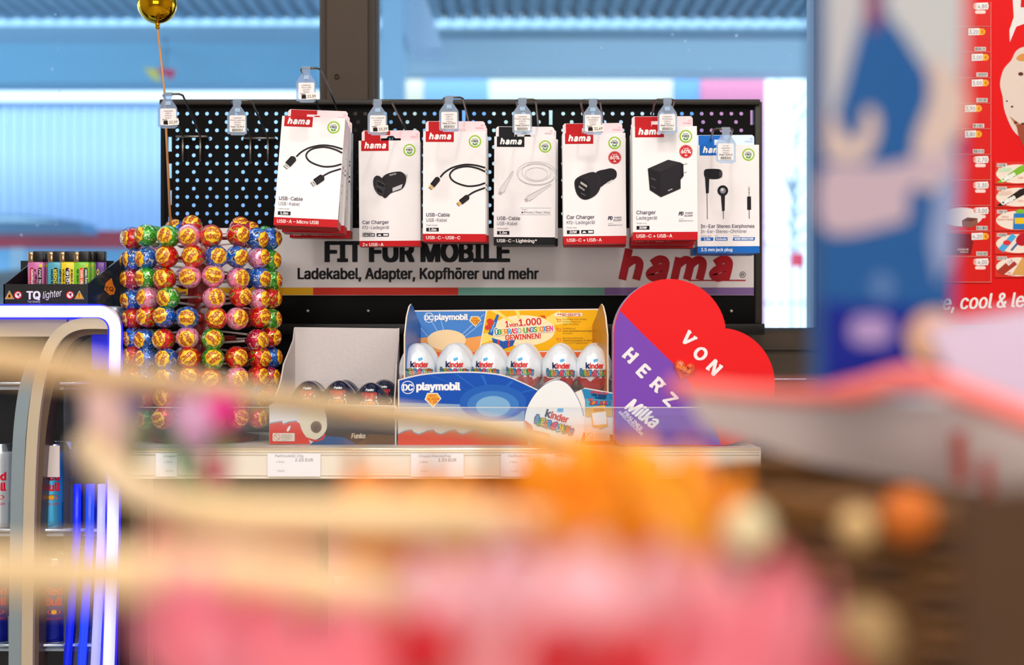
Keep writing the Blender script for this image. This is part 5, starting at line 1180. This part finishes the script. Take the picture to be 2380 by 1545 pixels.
for i in range(5):
    y0 = 376 + i * 54; y1 = y0 + 52; Yc = PY - .003
    cd = MB().box((P(2312, 0, Yc).x, Yc, P(0, y1, Yc).z), (P(2440, 0, Yc).x, Yc + .0025, P(0, y0, Yc).z), M('#dc2414', .3, coat=.3)).build('ice_card', po)
    A = Art(.4); A.ell(2365, y0 + 28, 50, 22, '#f0e0d0', 1); A.barcode(2318, y0 + 5, 2339, y0 + 11, 3)
    if i < 2:
        c1 = ('#7cb82c', '#2a1c18')[i]; A.poly([(2316, y1 - 4), (2330, y1 - 3), (2400, y0 + 12), (2396, y0 - 2 + 4), (2370, y0 + 10)], c1, 2)
        A.text('Calippo', 2321, y0 + 24, 9, '#c8e4c0' if i == 0 else '#e8c8b8', 30, bold=.08, rot=-8, l=3); A.text('Calippo', 2330, y1 - 5, 10, '#f2f2ea', 34, bold=.08, rot=-28, l=4); A.text(('LIME', 'COLA')[i], 2366, y0 + 39, 4, '#d0402c', 12, l=3, res=1)
    if i == 2: A.text('PIRULO', 2328, y0 + 22, 4, '#c83c24', 16, l=3, res=1); A.text('Kaktus 4 Friends', 2318, y0 + 28, 4, '#c83c24', 36, l=3, res=1); A.poly([(2356, y0 + 12), (2395, y0 + 12), (2392, y1 - 3), (2354, y1 - 3)], '#2a7ac0', 3); A.rect(2358, y0 + 22, 2390, y0 + 36, '#e8c020', 4); A.ell(2372, y0 + 8, 12, 6, '#7cb83c', 3)
    if i == 3: A.poly([(2320, y0 + 40), (2352, y0 + 4), (2362, y0 + 12), (2332, y1 - 4)], '#48a8dc', 2); A.ell(2340, y0 + 26, 9, 6, '#d8303c', 3); A.ell(2378, y0 + 18, 18, 14, '#b81828', 3, rot=-.5); A.line([(2364, y0 + 28), (2350, y1 - 8)], 5, '#4464a0', 2)
    if i == 4: A.poly([(2316, y0 + 38), (2350, y0 + 8), (2364, y0 + 22), (2330, y1 - 4)], '#a83828', 2); A.text('BIG', 2344, y0 + 25, 9, '#f0e8e0', 16, bold=.06, rot=-40, l=4); A.poly([(2352, y1 - 6), (2376, y0 + 6), (2420, y0 + 14), (2400, y1 - 3)], '#d8a058', 3); A.text('BIG', 2342, y1 - 8, 4, '#c83c24', 8, l=3, res=1); A.text('SANDWICH', 2334, y1 - 3, 3.6, '#c83c24', 24, l=3, res=1)
    A.build('card_print', cd, at_plane(Yc))

# ------------------------------------------------------------------ foreground, far out of focus
def FP(u, v, Y): return P(u, v, Y)
cane = M('#ecca96', .45, noise=.12, nscale=30)
rk = thing('cane_flower_rack', 'light bent cane rack with three curved rails holding the pink tulips', 'rack', P(700, 1700, .45))
MB().tube(smooth([FP(-300, 790, .50), FP(0, 835, .53), FP(330, 885, .60), FP(620, 925, .72), FP(900, 962, .85), FP(1200, 1005, .98), FP(1520, 1085, 1.1)], 6), .0062, cane, 14).build('handle_rail', rk)
MB().tube(smooth([FP(210, 1040, .60), FP(270, 1110, .56), FP(370, 1165, .50), FP(520, 1200, .46), FP(800, 1206, .46), FP(1060, 1212, .47), FP(1280, 1230, .50)], 6), .0074, cane, 14).build('upper_rail', rk)
MB().tube(smooth([FP(-200, 1310, .44), FP(60, 1330, .42), FP(300, 1335, .40), FP(600, 1345, .40), FP(860, 1385, .40), FP(1050, 1420, .42)], 6), .0076, cane, 14).build('lower_rail', rk)
def petal_blob(mb, c, s, rot, m, seedv=0, open_=.25):
    # cup of six overlapping petals
    R = rot
    for k_ in range(6):
        a = 2 * PI * k_ / 6 + seedv; inner = .85 if k_ % 2 else 1.0; vs = []; fs = []; nu, nv = 8, 9
        for i in range(nv + 1):
            t = i / nv; w_ = math.sin(PI * min(1, t * .92 + .06)) ** .6; rr = .45 * inner * math.sin(PI * (t * .72 + .06)) + open_ * t * t
            for j in range(nu + 1):
                s_ = (j / nu - .5) * 2; aa = a + s_ * .62 * w_; q = Vector((math.cos(aa) * rr, math.sin(aa) * rr, t * 1.25 - .08 * s_ * s_)); vs.append(Vector(c) + R @ (q * s))
        for i in range(nv):
            for j in range(nu): A_ = i * (nu + 1) + j; fs.append((A_, A_ + 1, A_ + nu + 2, A_ + nu + 1))
        yield vs, fs
def tulip(u, v, Y, s, col, lab, tilt=(0, 0), group='artificial tulips in the foreground', name='fabric_tulip'):
    c = FP(u, v, Y); t = thing(name, lab, 'flower', c, group); R = Matrix.Rotation(tilt[0], 3, 'Y') @ Matrix.Rotation(tilt[1], 3, 'X')
    base = c - R @ Vector((0, 0, .62 * s)); m = M(col, .6, noise=.12, nscale=25)
    for vs, fs in petal_blob(None, base, s, R, m, random.random() * 2): MB().add(vs, fs, m, True).build('petal', t)
    MB().tube([base + R @ Vector((0, 0, s * .12)), base - R @ Vector((0, 0, s * .8)), base - R @ Vector((.1 * s, 0, 2.4 * s))], .0028, M('#55803a', .5), 8).build('stem', t)
    return t
pinks = [(660, 1520, .36, .032, '#f58a9c', 'pink tulip left of centre below the lower cane rail'), (900, 1460, .40, .034, '#f9a4ac', 'pink tulip under the middle of the upper cane rail'),
 (1110, 1400, .36, .036, '#ffc6ce', 'pale pink tulip highest of the big pink bunch'), (1330, 1420, .34, .038, '#ffbac2', 'large pale pink tulip in the middle of the bunch'), (1560, 1400, .38, .036, '#ffb8bc', 'salmon pink tulip right of the bunch centre'),
 (1760, 1440, .36, .035, '#fd93a2', 'strong pink tulip at the right end of the bunch'), (1230, 1560, .33, .035, '#ff9ca0', 'coral pink tulip at the bottom edge right of the deep red one'), (1640, 1580, .33, .037, '#fc8090', 'rose tulip at the bottom edge under the salmon one'), (780, 1580, .34, .034, '#f5808a', 'coral tulip at the bottom edge left of centre'),
 (1450, 1570, .33, .034, '#ff8c92', 'coral pink tulip at the bottom edge below the large pale one'),
 (985, 1440, .335, .016, '#d80c22', 'deep red tulip between the pink ones left of centre'), (1470, 1470, .30, .014, '#e01424', 'deep red tulip between the two largest pink ones'), (1290, 1470, .30, .015, '#d81428', 'small deep red bloom between the coral tulips at the bottom edge'), (1860, 1580, .4, .030, '#c83a58', 'dark rose tulip beside the brown basket')]
for u, v, Y, s, c_, lab in pinks: tulip(u, v + 75, Y, s, c_, lab, (random.uniform(-.2, .2), random.uniform(-.2, .1)))
tulip(440, 1330, .50, .030, '#f07a8c', 'tall pink tulip between the two cane rails at the left', (.1, 0)); tulip(520, 1290, .52, .022, '#f08cb8', 'small lilac pink bud by the tall pink tulip', (-.1, 0))
tulip(520, 1550, .38, .034, '#f28494', 'coral pink tulip rising from the bottom edge left of the bunch', (-.1, 0)); tulip(390, 1480, .42, .020, '#e89ab0', 'slim dusty pink tulip nearest the cooler', (.12, 0)); tulip(455, 1410, .40, .024, '#ef8ca0', 'pink tulip at the bottom left of the bunch', (.15, 0))
for u, v, lab in ((612, 1270, 'small red bud under the upper cane rail, left of its twin'), (680, 1285, 'small red bud under the upper cane rail, right of its twin')): tulip(u, v, .55, .017, '#d42040', lab)
oran = [(855, 1205, .52, 0.025, '#ff8c00', 'orange flower at the left end of the orange row', ), (880, 1285, .50, 0.027, '#f58a08', 'orange flower hanging lowest at the left of the row'), (1010, 1235, .50, 0.030, '#ff9400', 'orange flower between two twigs'), (1040, 1305, .48, 0.025, '#f08c08', 'orange flower just above the pale pink tulip'),
 (1150, 1240, .52, 0.027, '#f0961c', 'amber flower left of the big yellow-orange ones'), (1330, 1165, .55, 0.040, '#ff9a00', 'big yellow-orange flower at the top of the row'), (1360, 1250, .48, 0.037, '#ff9000', 'big deep orange flower below the yellow-orange one'), (1490, 1165, .55, 0.040, '#ffa600', 'big yellow flower right of the topmost one'),
 (1620, 1205, .55, 0.033, '#ff8c00', 'orange flower near the round cream ball'), (1560, 1255, .5, 0.033, '#f29c1c', 'orange flower left of the cream ball')]
for u, v, Y, s, c_, lab in oran: tulip(u, v, Y, s, c_, lab, (random.uniform(-.5, .5), random.uniform(-.5, .3)), 'orange flowers behind the tulips', 'orange_flower')
t = thing('cream_ball', 'round cream ball between orange flowers and the brown basket', 'ball', FP(1735, 1235, .5)); MB().ball(FP(1735, 1235, .5), 62 * K(.5), M('#dccca0', .6, noise=.1), 24, 14, wob=lambda d: .03 * math.sin(9 * d.x) * math.sin(7 * d.z)).build('ball_body', t)
# twigs
for i, (p, lab) in enumerate((([(820, 1040), (830, 1130), (860, 1240)], 'brown twig left of the orange row'), ([(1010, 1060), (1005, 1150), (1000, 1260)], 'brown twig between the orange flowers'), ([(1140, 1010), (1145, 1120), (1150, 1230)], 'brown twig above the amber flower'), ([(1420, 1010), (1480, 1070), (1600, 1150), (1700, 1220)], 'slanting twig running down to the cream ball'))):
    t = thing('dry_twig', lab, 'twig', FP(p[-1][0], p[-1][1], .6)); MB().tube(smooth([FP(a, b, .62) for a, b in p], 5), .0024, M('#b8741c', .6), 8).build('twig_stem', t)
# left small gift things
t = thing('pale_gift_tag', 'pale pink paper tag hanging from the cane handle at the left', 'tag', FP(270, 960, .62))
MB().prism(pxz([(190, 870), (330, 880), (345, 1020), (280, 1095), (205, 1060)], .62), .62, .6215, M('#dfb9b2', .6)).build('paper_tag', t)
MB().tube([FP(262, 850, .62), FP(262, 880, .62)], .001, cane, 6).build('tag_string', t)
tulip(318, 930, .62, .014, '#7c6ca8', 'small mauve blossom right of the pale pink tag', (0, 0), 'small blossoms at the cane handle', 'small_blossom')
tulip(455, 985, .62, .020, '#e6b4dc', 'lilac blossom below the cane handle', (0, 0), 'small blossoms at the cane handle', 'small_blossom')
tulip(515, 960, .62, .015, '#ee2e94', 'magenta blossom right of the lilac one', (0, 0), 'small blossoms at the cane handle', 'small_blossom')
tulip(500, 1095, .60, .011, '#d04a70', 'dark pink bud above the upper cane rail', (0, 0), 'small blossoms at the cane handle', 'small_blossom')
t = thing('green_leaf_sprig', 'upright green leaves left of the lilac blossom', 'leaves', FP(405, 1090, .62))
for i, (a, b, c_) in enumerate((((420, 1130), (385, 960), 14), ((420, 1130), (420, 980), 10), ((640, 1400), (590, 1290), 22), ((640, 1400), (650, 1300), 18))):
    A_, B_ = Vector(a), Vector(b); d = B_ - A_; q = Vector((-d.y, d.x)).normalized() * c_; M_ = A_ + d * .5
    MB().prism(pxz([tuple(A_), tuple(M_ + q), tuple(B_), tuple(M_ - q)], .62 - .04 * (i > 1)), .62 - .04 * (i > 1), .622 - .04 * (i > 1), M('#2f8a4c' if i < 2 else '#5a6a10', .5)).build('leaf', t)
# tall blue printed package hanging at the right
bp_ = thing('blue_hanging_package', 'tall blue package with cream printing standing close to the camera', 'package', FP(2060, 935, .66))
MB().prism(pxz([(1905, 925), (1908, -150), (2245, -150), (2240, 300), (2215, 700), (2195, 920)], .66), .66, .685, M('#155391', .5, spec=.2)).build('package_body', bp_)
A = Art(.5); cr = '#c9b4aa'
A.poly([(1916, -140), (1990, -140), (2010, 20), (1975, 150), (1945, 260), (1916, 280)], '#b4b4b8', 1)  # grey areas at the package top are glare painted in with the print
A.poly([(2050, -140), (2243, -140), (2240, 180), (2150, 160), (2100, 80), (2060, 30)], '#b8babc', 1)
A.poly([(2005, -140), (2050, -140), (2045, 60), (2015, 70)], '#8a4460', 1)
A.poly(smooth([(2160, 130), (2240, 200), (2238, 300), (2215, 330), (2190, 420), (2140, 440), (2125, 330), (2160, 230)], 4, True), cr, 2)
A.poly(smooth([(1920, 270), (1945, 275), (1965, 320), (2000, 315), (2010, 255), (2035, 260), (2040, 310), (2010, 370), (1960, 370), (1920, 365)], 4, True), cr, 2)
A.poly(smooth([(1916, 390), (2060, 385), (2200, 350), (2225, 400), (2140, 430), (2110, 450), (2110, 500), (2080, 520), (1920, 540)], 4, True), '#b8a4b0', 2)
A.poly([(2180, 430), (2225, 400), (2215, 600), (2180, 660), (2160, 560)], '#8f9cc0', 1)
A.poly([(1914, 700), (2200, 720), (2190, 920), (1914, 925)], '#0c1c86', 1)
A.rrect(1975, 735, 2070, 800, 26, '#a890c0', 3)
A.ell(2170, 785, 62, 64, '#e8b890', 3); A.ell(2185, 790, 36, 40, '#f0b848', 4); A.ell(2050, 665, 24, 28, '#5a7cb0', 2)
A.build('package_print_and_glare', bp_, at_plane(.66))
# paper bags and ribbon at right centre
t = thing('white_paper_wrap', 'white and lilac paper wrapping spread behind the brown basket', 'wrapping', FP(2000, 1080, .75))
MB().prism(pxz([(1570, 880), (1800, 900), (1990, 920), (2380, 960), (2500, 1180), (2120, 1120), (1900, 1080), (1640, 1000)], .72), .72, .724, M('#c9b8b2', .6)).build('paper_sheet', t)
MB().prism(pxz([(2150, 760), (2520, 690), (2520, 1000), (2300, 940), (2200, 860)], .64), .64, .644, M('#d8c4dc', .6)).build('paper_sheet', t)
MB().prism(pxz([(2215, 1010), (2245, 1000), (2250, 1120), (2225, 1125)], .70), .7, .704, M('#c8402c', .5)).build('red_stripe', t)
MB().prism(pxz([(2285, 1070), (2305, 1065), (2312, 1170), (2290, 1170)], .70), .7, .704, M('#c8402c', .5)).build('red_stripe', t)
t = thing('coral_ribbon', 'coral red ribbon lying across the white paper wrapping', 'ribbon', FP(2100, 950, .74))
MB().tube(smooth([FP(1560, 895, .70), FP(1760, 915, .68), FP(1960, 915, .64), FP(2120, 880, .62), FP(2280, 930, .61), FP(2480, 1010, .60)], 6), [.004] * 12 + [.0055] * 19, M('#f47a70', .5), 12).build('ribbon_band', t)
# brown wicker basket
bk = thing('wicker_basket', 'dark brown woven wicker basket at the bottom right', 'basket', FP(2150, 1700, .55))
wk = M('#4a2a06', .55, noise=.3, nscale=60); wk2 = M('#6e4408', .5, noise=.3, nscale=60)
cx, cy = FP(2110, 0, .68).x, .68; rx, ry = .105, .10
zt_ = FP(0, 1190, .60).z; zb2 = FP(0, 1750, .6).z
nst = 26
for k_ in range(nst):
    a = 2 * PI * k_ / nst; MB().tube([(cx + rx * math.cos(a), cy + ry * math.sin(a), zt_), (cx + rx * .9 * math.cos(a), cy + ry * .9 * math.sin(a), zb2)], .0022, wk, 6).build('stake', bk)
rows_ = 26
for i in range(rows_):
    z = zt_ - (zt_ - zb2) * i / (rows_ - 1); sc = 1 - .1 * i / (rows_ - 1); ph = PI * (i % 2)
    pts = [(cx + (rx * sc + .0028 * math.cos(nst / 2 * a + ph)) * math.cos(a), cy + (ry * sc + .0028 * math.cos(nst / 2 * a + ph)) * math.sin(a), z) for a in [2 * PI * q / 104 for q in range(104)]]
    MB().tube(pts, .0036, wk2 if i % 3 else wk, 6, closed=True).build('weave_strand', bk)
MB().tube([(cx + rx * math.cos(a), cy + ry * math.sin(a), zt_ + .003) for a in [2 * PI * q / 60 for q in range(60)]], .0062, wk2, 10, closed=True).build('rim', bk)
for (u, v, Y, c_, r_, lab) in ((1990, 1225, .55, '#c8a46c', 46, 'beige nut ball on the left of the wicker basket'), (2110, 1200, .57, '#d06a08', 64, 'orange ball resting on the wicker basket'), (2010, 1480, .5, '#9a7a4c', 80, 'beige ball low in front of the wicker basket')):
    t = thing('decorative_ball', lab, 'ball', FP(u, v, Y)); MB().ball(FP(u, v, Y), r_ * K(Y), M(c_, .6, noise=.2), 20, 12).build('ball_body', t)
t = thing('dark_fabric_strip', 'dark brown cloth hanging at the bottom right corner', 'cloth', FP(2310, 1700, .5)); MB().prism(pxz([(2230, 1150), (2420, 1130), (2430, 1750), (2250, 1750)], .50), .5, .506, M('#4a2c0c', .7, noise=.2)).build('cloth_panel', t)
for o in COL.objects:
    if o.type == 'MESH' and o.parent is None and 'kind' not in o and 'category' not in o: print('UNTAGGED', o.name)
